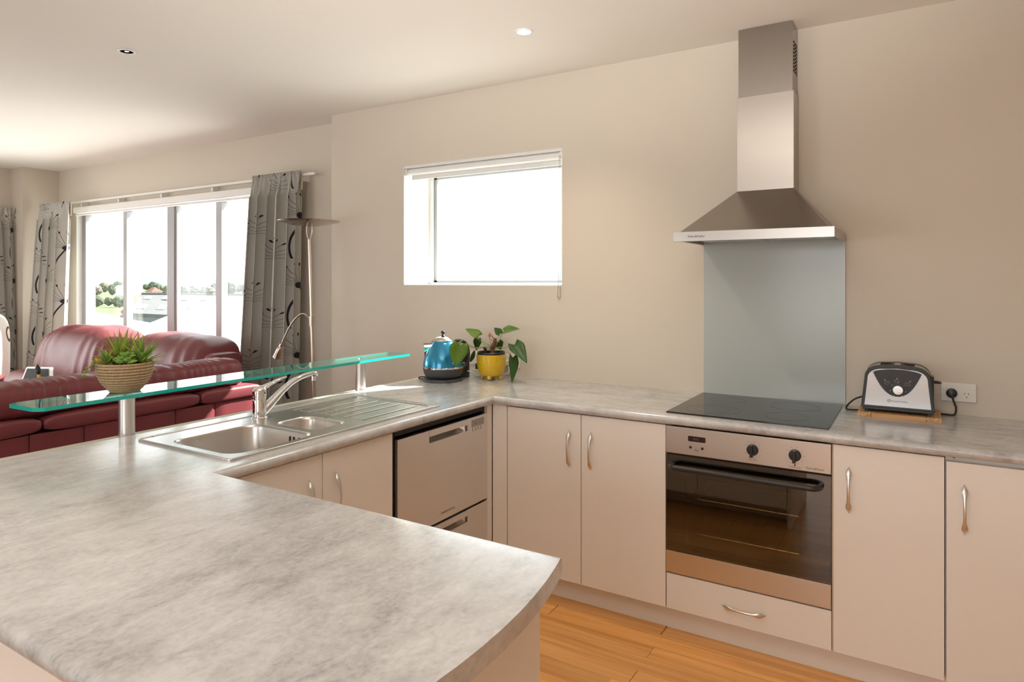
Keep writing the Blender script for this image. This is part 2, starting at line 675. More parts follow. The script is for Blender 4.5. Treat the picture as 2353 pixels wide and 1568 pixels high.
m_rubber = M('black_cable', (0.012, 0.012, 0.012), 0.5, var=0.1)
m_cook = M('black_ceramic_glass', (0.012, 0.012, 0.013), 0.07, var=0.1, spec=0.6)
m_zone = M('cooktop_print', (0.10, 0.10, 0.10), 0.25, var=0.1)
m_splash = M('back_painted_glass', (0.46, 0.505, 0.49), 0.18, var=0.01, vscale=3)
m_oven_glass = thin_glass('oven_door_glass', (0.55, 0.47, 0.34), 0.02, 1.5, 0.05)
m_enamel = M('oven_enamel', (0.30, 0.265, 0.18), 0.35, var=0.2)
m_pane = thin_glass('window_glass', (0.97, 0.99, 0.985), 0.0, 1.45)
m_green_edge = M('shelf_glass_edge', (0.01, 0.42, 0.36), 0.08, var=0.05, spec=0.6)
m_shelf = thin_glass('shelf_glass', (0.80, 0.93, 0.89), 0.0, 1.52, 0.04)
m_frost = thin_glass('frosted_disc', (0.82, 0.92, 0.88), 0.25, 1.5, 0.25)
m_floor = wood_material('timber_floor', (0.60, 0.255, 0.062), (0.82, 0.44, 0.15), 0, 0.28, per_object=0.18)
m_carpet = M('beige_carpet', (0.50, 0.455, 0.40), 0.95, var=0.12, vscale=300, bump=0.6, bscale=500, spec=0.1)
m_board = wood_material('bamboo_board', (0.50, 0.26, 0.10), (0.66, 0.38, 0.17), 0, 0.5, 1.5, 0.12)
m_board2 = wood_material('bamboo_board_end', (0.42, 0.23, 0.09), (0.72, 0.45, 0.22), 1, 0.5, 2.2, 0.1)
m_pine = wood_material('pine_table', (0.55, 0.32, 0.13), (0.78, 0.52, 0.26), 0, 0.45)
m_curtain = print_fabric('seed_head_curtain', (0.46, 0.445, 0.405), (0.025, 0.027, 0.035), 0.10, 0.31, 0.50, 'seed')
m_floral = print_fabric('floral_upholstery', (0.74, 0.70, 0.62), (0.5, 0.05, 0.03), 0.06, 0.20, 0.24, 'leaf')
m_lining = M('curtain_lining', (0.72, 0.66, 0.56), 0.9, var=0.03)
m_leather = leather_material('maroon_leather', (0.175, 0.034, 0.040))
m_seam = M('leather_seam', (0.075, 0.012, 0.015), 0.6, var=0.1)
m_blue = M('kettle_blue', (0.015, 0.235, 0.42), 0.22, 0.55, var=0.05, coat=0.6)
m_charcoal = M('charcoal_plastic', (0.055, 0.055, 0.06), 0.5, var=0.08)
m_yellow = M('yellow_glaze', (0.72, 0.46, 0.012), 0.22, var=0.06, vscale=20, coat=0.4)
m_soil = M('potting_soil', (0.03, 0.02, 0.014), 0.95, var=0.5, vscale=60, bump=0.8, bscale=90)
m_plastic = M('white_plastic', (0.78, 0.75, 0.70), 0.35, var=0.015)
m_grey = M('grey_plastic', (0.33, 0.32, 0.31), 0.45, var=0.05)
m_redsw = M('red_switch', (0.55, 0.03, 0.03), 0.35, var=0.05)
m_led = M('red_indicator', (0.16, 0.005, 0.01), 0.3, var=0.05)
m_disp = M('oven_display', (0.030, 0.006, 0.010), 0.15, var=0.05)
m_dig = M('display_digits', (0.16, 0.10, 0.11), 0.4, var=0.05)
m_print = M('dark_print', (0.05, 0.045, 0.045), 0.5, var=0.05)
m_lprint = M('light_print', (0.72, 0.72, 0.70), 0.4, var=0.05)
m_rope = M('jute_rope', (0.47, 0.33, 0.19), 0.9, var=0.3, vscale=90, bump=0.5, bscale=400)
m_leaf = leaf_material('plant_leaf', (0.055, 0.16, 0.018), (0.20, 0.33, 0.025))
m_leafd = leaf_material('dark_plant_leaf', (0.03, 0.10, 0.022), (0.085, 0.19, 0.035))
m_succ = leaf_material('succulent_green', (0.10, 0.27, 0.04), (0.30, 0.47, 0.08), 0.45, 20, 0.15)
m_spike = leaf_material('spiky_leaf', (0.22, 0.40, 0.04), (0.62, 0.68, 0.13), 0.4, 16, 0.25)
m_spiker = leaf_material('reddish_leaf', (0.28, 0.10, 0.04), (0.40, 0.28, 0.08), 0.45, 16, 0.2)
m_stemg = leaf_material('green_stem', (0.16, 0.26, 0.04), (0.28, 0.36, 0.07), 0.5, 20, 0.0)
m_stem = M('brown_stem', (0.16, 0.06, 0.035), 0.8, var=0.4, vscale=60, bump=0.6, bscale=120)
m_flower = M('dried_spadix', (0.50, 0.17, 0.07), 0.6, var=0.15)
m_yflow = M('yellow_bud', (0.72, 0.45, 0.03), 0.6, var=0.15)
m_lamp = M('nickel_lamp', (0.58, 0.50, 0.43), 0.22, 1.0, var=0.04, vscale=10)
m_bulb = M('lit_downlight', (1, 1, 1), 0.4, emis=(1.0, 0.90, 0.74), estr=14)
m_unlit = M('unlit_reflector', (0.42, 0.37, 0.27), 0.25, 0.7, var=0.1)
m_slate = M('slate_panel', (0.022, 0.024, 0.027), 0.85, var=0.2, vscale=40)
m_grass = M('grass', (0.095, 0.118, 0.052), 0.9, var=0.35, vscale=0.08)
m_troof = M('iron_roof', (0.088, 0.088, 0.086), 0.7, var=0.12, vscale=0.3, stretch=(1, 1, 1))
m_skyl = M('roof_skylight', (0.30, 0.30, 0.30), 0.5, var=0.05)
m_shed = M('painted_cladding', (0.12, 0.14, 0.145), 0.7, var=0.06, vscale=0.5)
m_wroof = M('white_membrane', (0.78, 0.77, 0.75), 0.7, var=0.03, vscale=0.6)
m_hwall = M('house_wall', (0.62, 0.60, 0.57), 0.8, var=0.04)
m_redroof = M('terracotta_roof', (0.17, 0.05, 0.03), 0.7, var=0.15, vscale=2)
m_hill = M('haze_tinted_hill', (0.155, 0.205, 0.25), 1.0, var=0.08, vscale=0.004, spec=0.0)  # pale blue of distance haze mixed into the hill colour
m_tree = [M('tree_green', (0.085, 0.105, 0.075), 0.95, var=0.5, vscale=0.7, spec=0.1),
          M('tree_olive', (0.125, 0.132, 0.090), 0.95, var=0.45, vscale=0.8, spec=0.1),
          M('tree_bare', (0.165, 0.155, 0.135), 0.95, var=0.35, vscale=0.9, spec=0.1)]
m_trunk = M('tree_trunk', (0.10, 0.075, 0.05), 0.95, var=0.3)


def text(name, body, size, origin, xdir, ydir, mat, parent, depth=0.0003, shear=0.0, align='LEFT'):
    """flat lettering printed on a face"""
    cu = bpy.data.curves.new(name, 'FONT')
    cu.body = body
    cu.size = size
    cu.shear = shear
    cu.align_x = align
    cu.resolution_u = 3
    tmp = bpy.data.objects.new(name, cu)
    COL.objects.link(tmp)
    dg = bpy.context.evaluated_depsgraph_get()
    me = bpy.data.meshes.new_from_object(tmp.evaluated_get(dg))
    bpy.data.objects.remove(tmp)
    X, Y = Vector(xdir).normalized(), Vector(ydir).normalized()
    Z = X.cross(Y)
    mat3 = Matrix((X, Y, Z)).transposed()
    off = Vector((0, 0, 0))
    q = parent
    while q is not None:
        off += q.location
        q = q.parent
    for v in me.vertices:
        v.co = mat3 @ v.co + Vector(origin) + Z * depth - off
    me.materials.clear()
    me.materials.append(mat)
    o = bpy.data.objects.new(name, me)
    COL.objects.link(o)
    o.parent = parent
    return o

# ------------------------------------------------------------------ the room
W = 3.175            # kitchen wall plane
W2 = 3.34            # living room wall plane
OUT = 3.52           # outside face
CE = 2.53            # ceiling
XS = -3.378          # where the kitchen wall steps back
XL = -7.72           # left wall
XR = 1.90            # right wall
YB = -3.50           # wall behind the camera
WX0, WX1, WZ0, WZ1 = -2.746, -1.633, 1.385, 2.130          # kitchen window opening
LX0, LX1, LZ0, LZ1 = -7.12, -4.12, 0.80, 2.10               # living room window opening


def wall_x(name, x0, x1, y0, y1, holes, z0=0.0, z1=CE):
    """wall running along x with rectangular openings (xa, xb, za, zb)"""
    b = MB()
    x = x0
    for xa, xb, za, zb in sorted(holes):
        b.box(x, y0, z0, xa, y1, z1)
        if za > z0:
            b.box(xa, y0, z0, xb, y1, za)
        b.box(xa, y0, zb, xb, y1, z1)
        x = xb
    b.box(x, y0, z0, x1, y1, z1)
    return struct(b.build(name, m_wall, smooth=0, merge=False, recalc=False))


wall_x('wall_back', XS, XR + 0.15, W, OUT, [(WX0, WX1, WZ0, WZ1)])
wall_x('wall_living', XL - 0.15, XS, W2, OUT, [(LX0, LX1, LZ0, LZ1)])
struct(MB().box(XL, 3.02, 0, -7.47, W2, CE).build('wall_pillar', m_wall, smooth=0))
wall_x('wall_front', XL - 0.15, XR + 0.15, YB - 0.15, YB, [(-5.9, -3.3, 0.10, 2.20), (-1.6, 0.8, 0.70, 2.20)])
struct(MB().box(XR, YB, 0, XR + 0.15, W, CE).build('wall_right', m_wall, smooth=0))
b = MB()
b.box(XL - 0.15, YB, 0, XL, 0.0, CE).box(XL - 0.15, 2.4, 0, XL, W2, CE)
b.box(XL - 0.15, 0.0, 0, XL, 2.4, 0.85).box(XL - 0.15, 0.0, 2.05, XL, 2.4, CE)
struct(b.build('wall_left', m_wall, smooth=0, merge=False, recalc=False))
struct(MB().box(XL - 0.15, YB - 0.15, CE, XR + 0.15, OUT, CE + 0.2).build('ceiling', m_ceil, smooth=0))
floor = struct(MB().box(-2.36, YB - 0.15, -0.2, XR + 0.15, OUT, -0.005).build('floor', m_floor, smooth=0))
struct(MB().box(XL - 0.15, YB - 0.15, -0.2, -2.36, OUT, 0.0).build('floor_living', m_carpet, smooth=0))

# floor boards of the kitchen aisle, each a piece of its own
PW = 0.0935
rows = [(2.566 + PW * k, 2.566 + PW * (k + 1)) for k in range(-17, 1)]
ends = {0: [-2.10, -0.876, 0.55], -1: [-1.336, 0.25], -2: [-1.9, -0.870, 0.95], -3: [-1.6, 0.10, 1.2], -4: [-2.0, -0.869, 0.62]}
board_mesh = {}
for k, (y0, y1) in zip(range(-17, 1), rows):
    cut = ends.get(k) or sorted(random.uniform(-2.0, 1.4) for _ in range(3))
    xs = [-2.25] + list(cut) + [1.85]
    for xa, xb in zip(xs, xs[1:]):
        if xb - xa < 0.12:
            continue
        ln = round(xb - xa, 2)
        if ln not in board_mesh:
            o = MB().box(0, 0, -0.005, ln - 0.0012, PW - 0.0012, 0.0).build('floor_board', m_floor, floor, smooth=0, bevel=0.0006, seg=1, world=False)
            board_mesh[ln] = o
        else:
            o = share(board_mesh[ln], 'floor_board', floor)
        o.location = (xa, y0, 0)
b = MB().box(XS, W - 0.012, 0, -2.42, W, 0.09)
struct(b.build('baseboard_back', m_white, bevel=0.003))
struct(MB().box(LX1, W2 - 0.012, 0, XS, W2, 0.09).build('baseboard_living', m_white, bevel=0.003))

# kitchen window: frame, gasket, pane
win = thing('window_1', 'small square white-framed kitchen window above the worktop', 'window', (WX0, 3.40, WZ0))
win['kind'] = 'structure'
fx0, fx1, fz0, fz1, fy = WX0, WX1, WZ0, WZ1, 3.425
for nm, bx in (('window_frame', (fx0, fy, fz0, fx0 + 0.03, fy + 0.05, fz1)), ('window_frame', (fx1 - 0.03, fy, fz0, fx1, fy + 0.05, fz1)),
               ('window_frame', (fx0 + 0.03, fy, fz0, fx1 - 0.03, fy + 0.05, fz0 + 0.018)),
               ('window_frame', (fx0 + 0.03, fy, fz1 - 0.03, fx1 - 0.03, fy + 0.05, fz1))):
    MB().box(*bx).build(nm, m_white, win, bevel=0.003)
g = MB()
gx0, gx1, gz0, gz1 = fx0 + 0.03, fx1 - 0.03, fz0 + 0.018, fz1 - 0.03
g.box(gx0, fy + 0.02, gz0, gx0 + 0.025, fy + 0.06, gz1).box(gx1 - 0.025, fy + 0.02, gz0, gx1, fy + 0.06, gz1)
g.box(gx0, fy + 0.02, gz0, gx1, fy + 0.06, gz0 + 0.014).box(gx0, fy + 0.02, gz1 - 0.025, gx1, fy + 0.06, gz1)
g.build('sash', m_gasket, win, bevel=0.002)
MB().box(gx0 + 0.01, fy + 0.035, gz0 + 0.006, gx1 - 0.01, fy + 0.041, gz1 - 0.01).build('pane', m_pane, win, smooth=0)
# white lining of the deep reveal
rv = MB()
rv.box(WX0 - 0.001, W + 0.001, WZ0, WX0 + 0.004, fy, WZ1).box(WX1 - 0.004, W + 0.001, WZ0, WX1 + 0.001, fy, WZ1)
rv.box(WX0, W + 0.001, WZ0 - 0.001, WX1, fy, WZ0 + 0.005).box(WX0, W + 0.001, WZ1 - 0.004, WX1, fy, WZ1 + 0.001)
rv.build('reveal_lining', m_white, win, smooth=0, merge=False)

# living room window: sliding panels
lw = thing('window_2', 'wide aluminium living room window of four tall panes behind the sofas', 'window', (LX0, W2, LZ0))
lw['kind'] = 'structure'
ly0, ly1 = 3.395, 3.455
posts = [(LX0, -7.055), (-6.373, -6.313), (-5.661, -5.556), (-4.965, -4.889), (-4.20, LX1)]
for a, c in posts:
    MB().box(a, ly0, LZ0 + 0.045, c, ly1, LZ1 - 0.035).build('mullion', m_frame, lw, bevel=0.004)
MB().box(LX0, ly0, LZ0, LX1, ly1, LZ0 + 0.045).build('window_sill_rail', m_frame, lw, bevel=0.004)
MB().box(LX0, ly0, LZ1 - 0.035, LX1, ly1, LZ1).build('head_rail', m_frame, lw, bevel=0.004)
MB().box(-5.556, ly0 + 0.012, LZ0 + 0.045, -5.530, ly1 - 0.01, LZ1 - 0.035).build('meeting_stile', m_frame, lw, bevel=0.003)
for (a, c), (d, e) in zip(posts, posts[1:]):
    MB().box(c - 0.004, ly0 + 0.03, LZ0 + 0.04, d + 0.004, ly0 + 0.036, LZ1 - 0.03).build('pane', m_pane, lw, smooth=0)
MB().box(LX0 - 0.02, W2 - 0.03, LZ0 - 0.022, LX1 + 0.02, ly0, LZ0).build('sill_board', m_white, lw, bevel=0.004)
rv = MB()
rv.box(LX0 - 0.001, W2 + 0.001, LZ0, LX0 + 0.003, ly0, LZ1).box(LX1 - 0.003, W2 + 0.001, LZ0, LX1 + 0.001, ly0, LZ1)
rv.box(LX0, W2 + 0.001, LZ1 - 0.003, LX1, ly0, LZ1 + 0.001)
rv.build('reveal_lining', m_white, lw, smooth=0, merge=False)

# left wall window, seen from beside the photograph's viewpoint only
w3 = thing('window_3', 'aluminium window in the left wall behind the armchair', 'window', (XL - 0.1, 1.2, 0.85))
w3['kind'] = 'structure'
for y0, y1 in ((0.0, 0.06), (0.77, 0.83), (1.57, 1.63), (2.34, 2.40)):
    MB().box(XL - 0.12, y0, 0.90, XL - 0.07, y1, 2.01).build('mullion', m_frame, w3, bevel=0.004)
MB().box(XL - 0.12, 0.0, 0.85, XL - 0.07, 2.40, 0.90).build('window_sill_rail', m_frame, w3, bevel=0.004)
MB().box(XL - 0.12, 0.0, 2.01, XL - 0.07, 2.40, 2.05).build('head_rail', m_frame, w3, bevel=0.004)
for y0 in (0.06, 0.83, 1.63):
    MB().box(XL - 0.098, y0, 0.90, XL - 0.092, y0 + 0.71, 2.01).build('pane', m_pane, w3, smooth=0)

# ------------------------------------------------------------------ worktop
ZT = 0.88
TH = 0.036
NY, NX_ = 2.552, -1.664          # nose lines of back run and sink run
PI_Y, PN_Y, PX = 1.147, 0.458, -0.590
OX = -2.315
# outline counter-clockwise seen from above: (x, y, rounded edge towards the next point?)
end_arc = []
for k in range(1, 12):
    t = k / 12.0
    yy = PN_Y + (PI_Y - PN_Y) * t
    end_arc.append((PX + 0.048 * (1 - (2 * t - 1) ** 2), yy, False))
outline = [(OX, PN_Y, True), (PX, PN_Y, False)] + end_arc + [(PX, PI_Y, True), (NX_, PI_Y, True), (NX_, NY, True),
                                                          (1.86, NY, False), (1.86, W, False), (OX, W, False)]


def inset(outl, d):
    n = len(outl)
    res = []
    for i in range(n):
        p0, p1, p2 = (Vector(outl[(i + k) % n][:2]) for k in (-1, 0, 1))
        d0 = d if outl[i - 1][2] else 0.0
        d1 = d if outl[i][2] else 0.0
        e0, e1 = (p1 - p0).normalized(), (p2 - p1).normalized()
        n0, n1 = Vector((-e0.y, e0.x)), Vector((-e1.y, e1.x))
        cr = e0.x * e1.y - e0.y * e1.x
        a, c = p1 + n0 * d0, p1 + n1 * d1
        if abs(cr) < 1e-4:
            res.append(a if d0 >= d1 else c)
        else:
            t = ((c - a).x * e1.y - (c - a).y * e1.x) / cr
            res.append(a + e0 * t)
    return res


prof = []
R1 = 0.017
for k in range(7):
    a = PI / 2 * k / 6
    prof.append((R1 * (1 - math.sin(a)), ZT - R1 * (1 - math.cos(a))))
for k in range(1, 7):
    a = PI / 2 * k / 6
    prof.append((R1 * (1 - math.cos(a)), ZT - TH + R1 * (1 - math.sin(a))))
hole = rrect(-2.205, 1.25, -1.745, 2.222, 0.02, 3)
b = MB()
rings = [inset(outline, d) for d, z in prof]
n = len(outline)
vs, fs = [], []
for ring, (d, z) in zip(rings, prof):
    vs += [(p.x, p.y, z) for p in ring]
for i in range(len(prof) - 1):
    for k in range(n):
        fs.append((i * n + k, i * n + (k + 1) % n, (i + 1) * n + (k + 1) % n, (i + 1) * n + k))
b.add(vs, fs)
for ring, z, flip in ((rings[0], ZT, False), (rings[-1], ZT - TH, True)):
    loops = [[Vector((p[0], p[1], 0)) for p in ring], [Vector((p[0], p[1], 0)) for p in hole]]
    flat = [q for l in loops for q in l]
    tris = tessellate_polygon(loops)
    b.add([(q.x, q.y, z) for q in flat], [tuple(t) for t in tris])
mh = len(hole)
b.add([(p[0], p[1], ZT) for p in hole] + [(p[0], p[1], ZT - TH) for p in hole], [(i, (i + 1) % mh, (i + 1) % mh + mh, i + mh) for i in range(mh)])
top = b.build('worktop', m_top, smooth=30)
tag(top, 'grey mottled laminate U-shaped worktop with rounded front edges and curved end', 'worktop')

# ------------------------------------------------------------------ cabinets
YF = 2.577
XF = -1.691
ZB, ZC = 0.109, 0.838


def handle(parent, c, axis, out, L=0.162):
    """leaf-ended bow handle; c = centre on the door face, axis = direction of its length, out = away from the door"""
    c, axis, out = Vector(c), Vector(axis).normalized(), Vector(out).normalized()
    pts, rad = [], []
    for k in range(25):
        t = k / 24.0
        s = 2 * t - 1
        h = 0.026 * (1 - s * s) ** 0.8
        w = 0.0042 + 0.0052 * math.exp(-((abs(s) - 0.72) / 0.18) ** 2)
        if abs(s) > 0.80:
            w *= max(0.0, 1 - ((abs(s) - 0.80) / 0.20) ** 1.5)
        pts.append(c + axis * (s * L / 2) + out * (h + 0.002))
        rad.append((max(w, 0.0006), max(w * 0.45, 0.0005)) if True else w)
    b = MB()
    sd = axis.cross(out)
    n = 10
    vs, fs = [], []
    for p, (a, e) in zip(pts, rad):
        for k in range(n):
            q = 2 * PI * k / n
            vs.append(p + sd * a * math.cos(q) + out * e * math.sin(q))
    for i in range(len(pts) - 1):
        for k in range(n):
            fs.append((i * n + k, i * n + (k + 1) % n, (i + 1) * n + (k + 1) % n, (i + 1) * n + k))
    b.add(vs, fs)
    b.add([vs[k] for k in range(n)], [tuple(range(n))]).add([vs[-n + k] for k in range(n)], [tuple(range(n))])
    return b.build('handle', m_alu, parent, smooth=60)


def carcass_y(t, x0, x1, z0=0.10, z1=0.842, y1=W - 0.004):
    b = MB()
    b.box(x0, YF + 0.021, z0, x0 + 0.016, y1, z1).box(x1 - 0.016, YF + 0.021, z0, x1, y1, z1)
    b.box(x0 + 0.016, YF + 0.03, z0, x1 - 0.016, y1, z0 + 0.016).box(x0 + 0.016, y1 - 0.006, z0, x1 - 0.016, y1, z1)
    b.box(x0 + 0.016, YF + 0.024, z1 - 0.05, x1 - 0.016, YF + 0.04, z1)
    return b.build('carcass', m_cab, t, smooth=0, merge=False)


def door_y(t, x0, x1, z0=ZB, z1=ZC, hx=None, name='door', hz=(0.688,)):
    d = MB().box(x0, YF, z0, x1, YF + 0.018, z1).build(name, m_cab, t, bevel=0.0012, seg=2)
    if hx is not None:
        handle(d, (hx, YF, hz[0]), (0, 0, 1), (0, -1, 0))
    return d


t = thing('base_cabinet', 'cream two-door base cabinet between the corner and the oven', 'cabinet', (-1.235, 2.9, 0.1))
carcass_y(t, -1.690, -0.866)
MB().box(-1.688, YF, ZB, -1.610, YF + 0.018, ZC + 0.004).build('filler_panel', m_cab, t, bevel=0.001)
door_y(t, -1.606, -1.2365, hx=-1.290)
door_y(t, -1.2335, -0.863, hx=-1.188)

t = thing('oven_cabinet', 'cream oven housing with one wide drawer under the oven', 'cabinet', (-0.56, 2.9, 0.1))
b = MB()
b.box(-0.864, YF + 0.03, 0.10, -0.848, W - 0.004, 0.842).box(-0.276, YF + 0.03, 0.10, -0.262, W - 0.004, 0.842)
b.box(-0.848, YF + 0.03, 0.10, -0.276, W - 0.004, 0.116).box(-0.848, YF + 0.03, 0.236, -0.276, W - 0.004, 0.252)
b.build('carcass', m_cab, t, smooth=0, merge=False)
d = MB().box(-0.859, YF, ZB, -0.263, YF + 0.018, 0.249).build('drawer', m_cab, t, bevel=0.0012)
handle(d, (-0.561, YF, 0.176), (1, 0, 0), (0, -1, 0))

t = thing('base_cabinet', 'cream single-door base cabinet directly right of the oven', 'cabinet', (-0.09, 2.9, 0.1))
carcass_y(t, -0.261, 0.071)
door_y(t, -0.257, 0.070, hx=-0.208, hz=(0.686,))
MB().box(-0.2612, YF + 0.001, ZB, -0.2572, YF + 0.018, ZC).build('raw_edge', m_edge, t, smooth=0)

t = thing('base_cabinet', 'cream base cabinet with lowered door at the right edge under the toaster outlet', 'cabinet', (0.35, 2.9, 0.1))
carcass_y(t, 0.073, 0.72)
door_y(t, 0.0755, 0.395, z1=0.826, hx=0.124, hz=(0.677,))
door_y(t, 0.398, 0.718, z1=0.826, hx=0.67, hz=(0.677,))
MB().ball((0.097, YF + 0.0235, 0.836), 0.004).build('screw_cap', m_grey, t)

t = thing('base_cabinet', 'cream end cabinet of the back run beyond the right picture edge', 'cabinet', (1.3, 2.9, 0.1))
carcass_y(t, 0.722, 1.84)
door_y(t, 0.724, 1.28, hx=1.23)
door_y(t, 1.283, 1.838, hx=1.33)

tag(MB().box(-1.745, 2.640, 0.0, 1.84, 2.656, 0.1).build('kickboard', m_cab, bevel=0.001),
    'recessed cream kickboard under the back run of cabinets', 'kickboard')
tag(MB().box(-1.770, 1.12, 0.0, -1.754, 2.640, 0.1).build('kickboard', m_cab, bevel=0.001),
    'recessed cream kickboard under the sink cabinet and dishwasher', 'kickboard')


def door_x(t, y0, y1, hy=None, name='door'):
    d = MB().box(XF - 0.018, y0, ZB, XF, y1, ZC).build(name, m_cab, t, bevel=0.0012)
    if hy is not None:
        handle(d, (XF, hy, 0.684), (0, 0, 1), (1, 0, 0))
    return d


t = thing('sink_cabinet', 'cream two-door sink cabinet left of the dishwasher', 'cabinet', (-2.0, 1.52, 0.1))
b = MB()
b.box(-2.30, 1.12, 0.10, XF - 0.021, 1.136, 0.842).box(-2.30, 1.877, 0.10, XF - 0.021, 1.893, 0.842)
b.box(-2.30, 1.136, 0.10, XF - 0.03, 1.877, 0.116).box(-2.30, 1.136, 0.116, -2.294, 1.877, 0.842)
b.box(XF - 0.036, 1.136, 0.80, XF - 0.021, 1.877, 0.842)
b.build('carcass', m_cab, t, smooth=0, merge=False)
door_x(t, 1.175, 1.5475, 1.491)
door_x(t, 1.5505, 1.893, 1.606)

# corner post between dishwasher and back run
tag(MB().box(XF - 0.018, 2.535, 0.10, XF, YF - 0.001, 0.843).build('corner_post', m_cab, bevel=0.001),
    'narrow cream corner filler strip right of the dishwasher', 'panel')

# peninsula body
t = thing('peninsula_cabinet', 'cream peninsula cabinet under the curved near end of the worktop', 'cabinet', (-1.4, 0.8, 0.0))
MB().box(-0.640, 0.50, 0.0, -0.620, 1.113, 0.843).build('end_panel', m_cab, t, bevel=0.0015)
MB().box(-2.31, 0.50, 0.0, -0.641, 0.518, 0.843).build('back_panel', m_cab, t, bevel=0.0015)
MB().box(-2.30, 0.519, 0.10, -0.641, 1.09, 0.12).build('base_panel', m_cab, t, smooth=0)
MB().box(-2.29, 0.95, 0.0, -0.641, 0.966, 0.10).build('kick_panel', m_cab, t, smooth=0)
for i in range(2):
    x0 = -1.66 + 0.51 * i
    d = MB().box(x0, 1.095, ZB, x0 + 0.507, 1.113, ZC).build('door', m_cab, t, bevel=0.0012)
    handle(d, (x0 + (0.46 if i == 0 else 0.05), 1.113, 0.685), (0, 0, 1), (0, 1, 0))
# half-height back wall of the sink run on the living side
tag(MB().box(-2.405, 0.50, 0.0, -2.318, W - 0.002, 0.868).build('wall_counter', m_wall, bevel=0.002),
    'low plastered wall behind the sink run facing the sofa', 'wall', kind='structure')

# ------------------------------------------------------------------ dishwasher
t = thing('dishwasher', 'two-drawer stainless dishwasher beneath the sink drainer', 'dishwasher', (-2.0, 2.215, 0.1))
b = MB()
b.box(-2.27, 1.899, 0.10, XF - 0.014, 1.918, 0.842).box(-2.27, 2.516, 0.10, XF - 0.014, 2.532, 0.842)
b.box(-2.27, 1.918, 0.10, -2.25, 2.516, 0.842).box(-2.27, 1.918, 0.10, XF - 0.03, 2.516, 0.12)
b.box(-2.27, 1.918, 0.818, XF - 0.012, 2.516, 0.842)
b.build('housing', m_blackm, t, smooth=0, merge=False)
MB().box(XF - 0.05, 1.92, 0.405, XF - 0.012, 2.515, 0.425).build('drawer_gap', m_shadow, t, smooth=0)


def dw_drawer(z0, z1):
    y0, y1 = 1.917, 2.531
    hy0, hy1, hz0, hz1 = 2.108, 2.374, z1 - 0.052, z1 - 0.006
    # front skin with a recess for the pull, in the plane x = XF
    out = [(y0, z0), (y1, z0), (y1, z1), (y0, z1)]
    rec = [(hy0, hz0), (hy1, hz0), (hy1, hz0 + 0.026), (hy0, hz0 + 0.026)]
    p = MB().plate(out, [rec], 0, 0.014)
    p.v = [(XF - 0.010 + w, a, c) for a, c, w in p.v]
    dr = p.build('drawer_front', m_steel, t, smooth=30, bevel=0)
    rb = MB()
    rb.add([(XF - 0.010, hy0, hz0), (XF - 0.010, hy1, hz0), (XF - 0.034, hy1 - 0.012, hz0 + 0.012), (XF - 0.034, hy0 + 0.012, hz0 + 0.012),
            (XF - 0.010, hy0, hz0 + 0.026), (XF - 0.010, hy1, hz0 + 0.026), (XF - 0.034, hy1 - 0.012, hz0 + 0.03), (XF - 0.034, hy0 + 0.012, hz0 + 0.03)],
           [(0, 1, 2, 3), (3, 2, 6, 7), (0, 3, 7, 4), (1, 5, 6, 2), (4, 7, 6, 5)])
    rb.build('handle_recess', m_steel, dr, smooth=0, recalc=False)
    MB().box(XF + 0.004, hy0 - 0.001, hz0 + 0.0265, XF + 0.0062, hy1 + 0.001, hz1 + 0.004).build('pull_flap', m_alu, dr, bevel=0.0008)
    MB().box(XF - 0.2, y0 + 0.02, z0 + 0.03, XF - 0.04, y1 - 0.02, z1 - 0.06).build('tub', m_grey, dr, smooth=0)
    return dr


d1 = dw_drawer(0.419, 0.807)
d2 = dw_drawer(0.105, 0.409)
MB().box(XF + 0.004, 2.405, 0.764, XF + 0.0052, 2.502, 0.795).build('display_panel', m_grey, d1, bevel=0.0004)
for k in range(4):
    c = MB().tube([(XF + 0.0046, 2.418 + 0.0205 * k + 0.006 * math.cos(a), 0.753 + 0.006 * math.sin(a)) for a in
                   [math.radians(60 + 240 * i / 10) for i in range(11)]], 0.0007, 5)
    c.build('button', m_print, d1)
text('display_digits', '90', 0.012, (XF + 0.0054, 2.43, 0.772), (0, 1, 0), (0, 0, 1), m_print, d1)
text('brand_lettering', 'FISHER & PAYKEL', 0.0125, (XF + 0.0042, 2.186, 0.4445), (0, 1, 0), (0, 0, 1), m_print, d1)

# ------------------------------------------------------------------ oven
t = thing('oven', 'built-in stainless oven with black glass door under the cooktop', 'oven', (-0.562, 2.85, 0.255))
ox0, ox1 = -0.860, -0.264
b = MB()
ins = 0.05
b.box(ox0 + 0.004, YF + 0.02, 0.262, ox0 + ins, 3.08, 0.73).box(ox1 - ins, YF + 0.02, 0.262, ox1 - 0.004, 3.08, 0.73)
b.box(ox0 + ins, YF + 0.02, 0.262, ox1 - ins, 3.08, 0.34).box(ox0 + ins, YF + 0.02, 0.69, ox1 - ins, 3.08, 0.73)
b.box(ox0 + ins, 3.06, 0.34, ox1 - ins, 3.08, 0.69)
b.build('cavity', m_enamel, t, smooth=0, merge=False)
MB().box(ox0 + 0.003, YF + 0.006, 0.722, ox1 - 0.003, YF + 0.03, 0.7325).build('vent_gap', m_shadow, t, smooth=0)
pan = MB().box(ox0, YF - 0.004, 0.731, ox1, YF + 0.019, 0.8365).build('control_panel', m_steelh, t, bevel=0.001)
door = MB().box(ox0, YF - 0.002, 0.343, ox1, YF + 0.006, 0.7235).build('glass_door', m_oven_glass, t, smooth=0)
MB().box(ox0 + 0.001, YF + 0.0065, 0.640, ox1 - 0.001, YF + 0.018, 0.7225).build('door_top_band', m_black, door, smooth=0)
fr = MB()
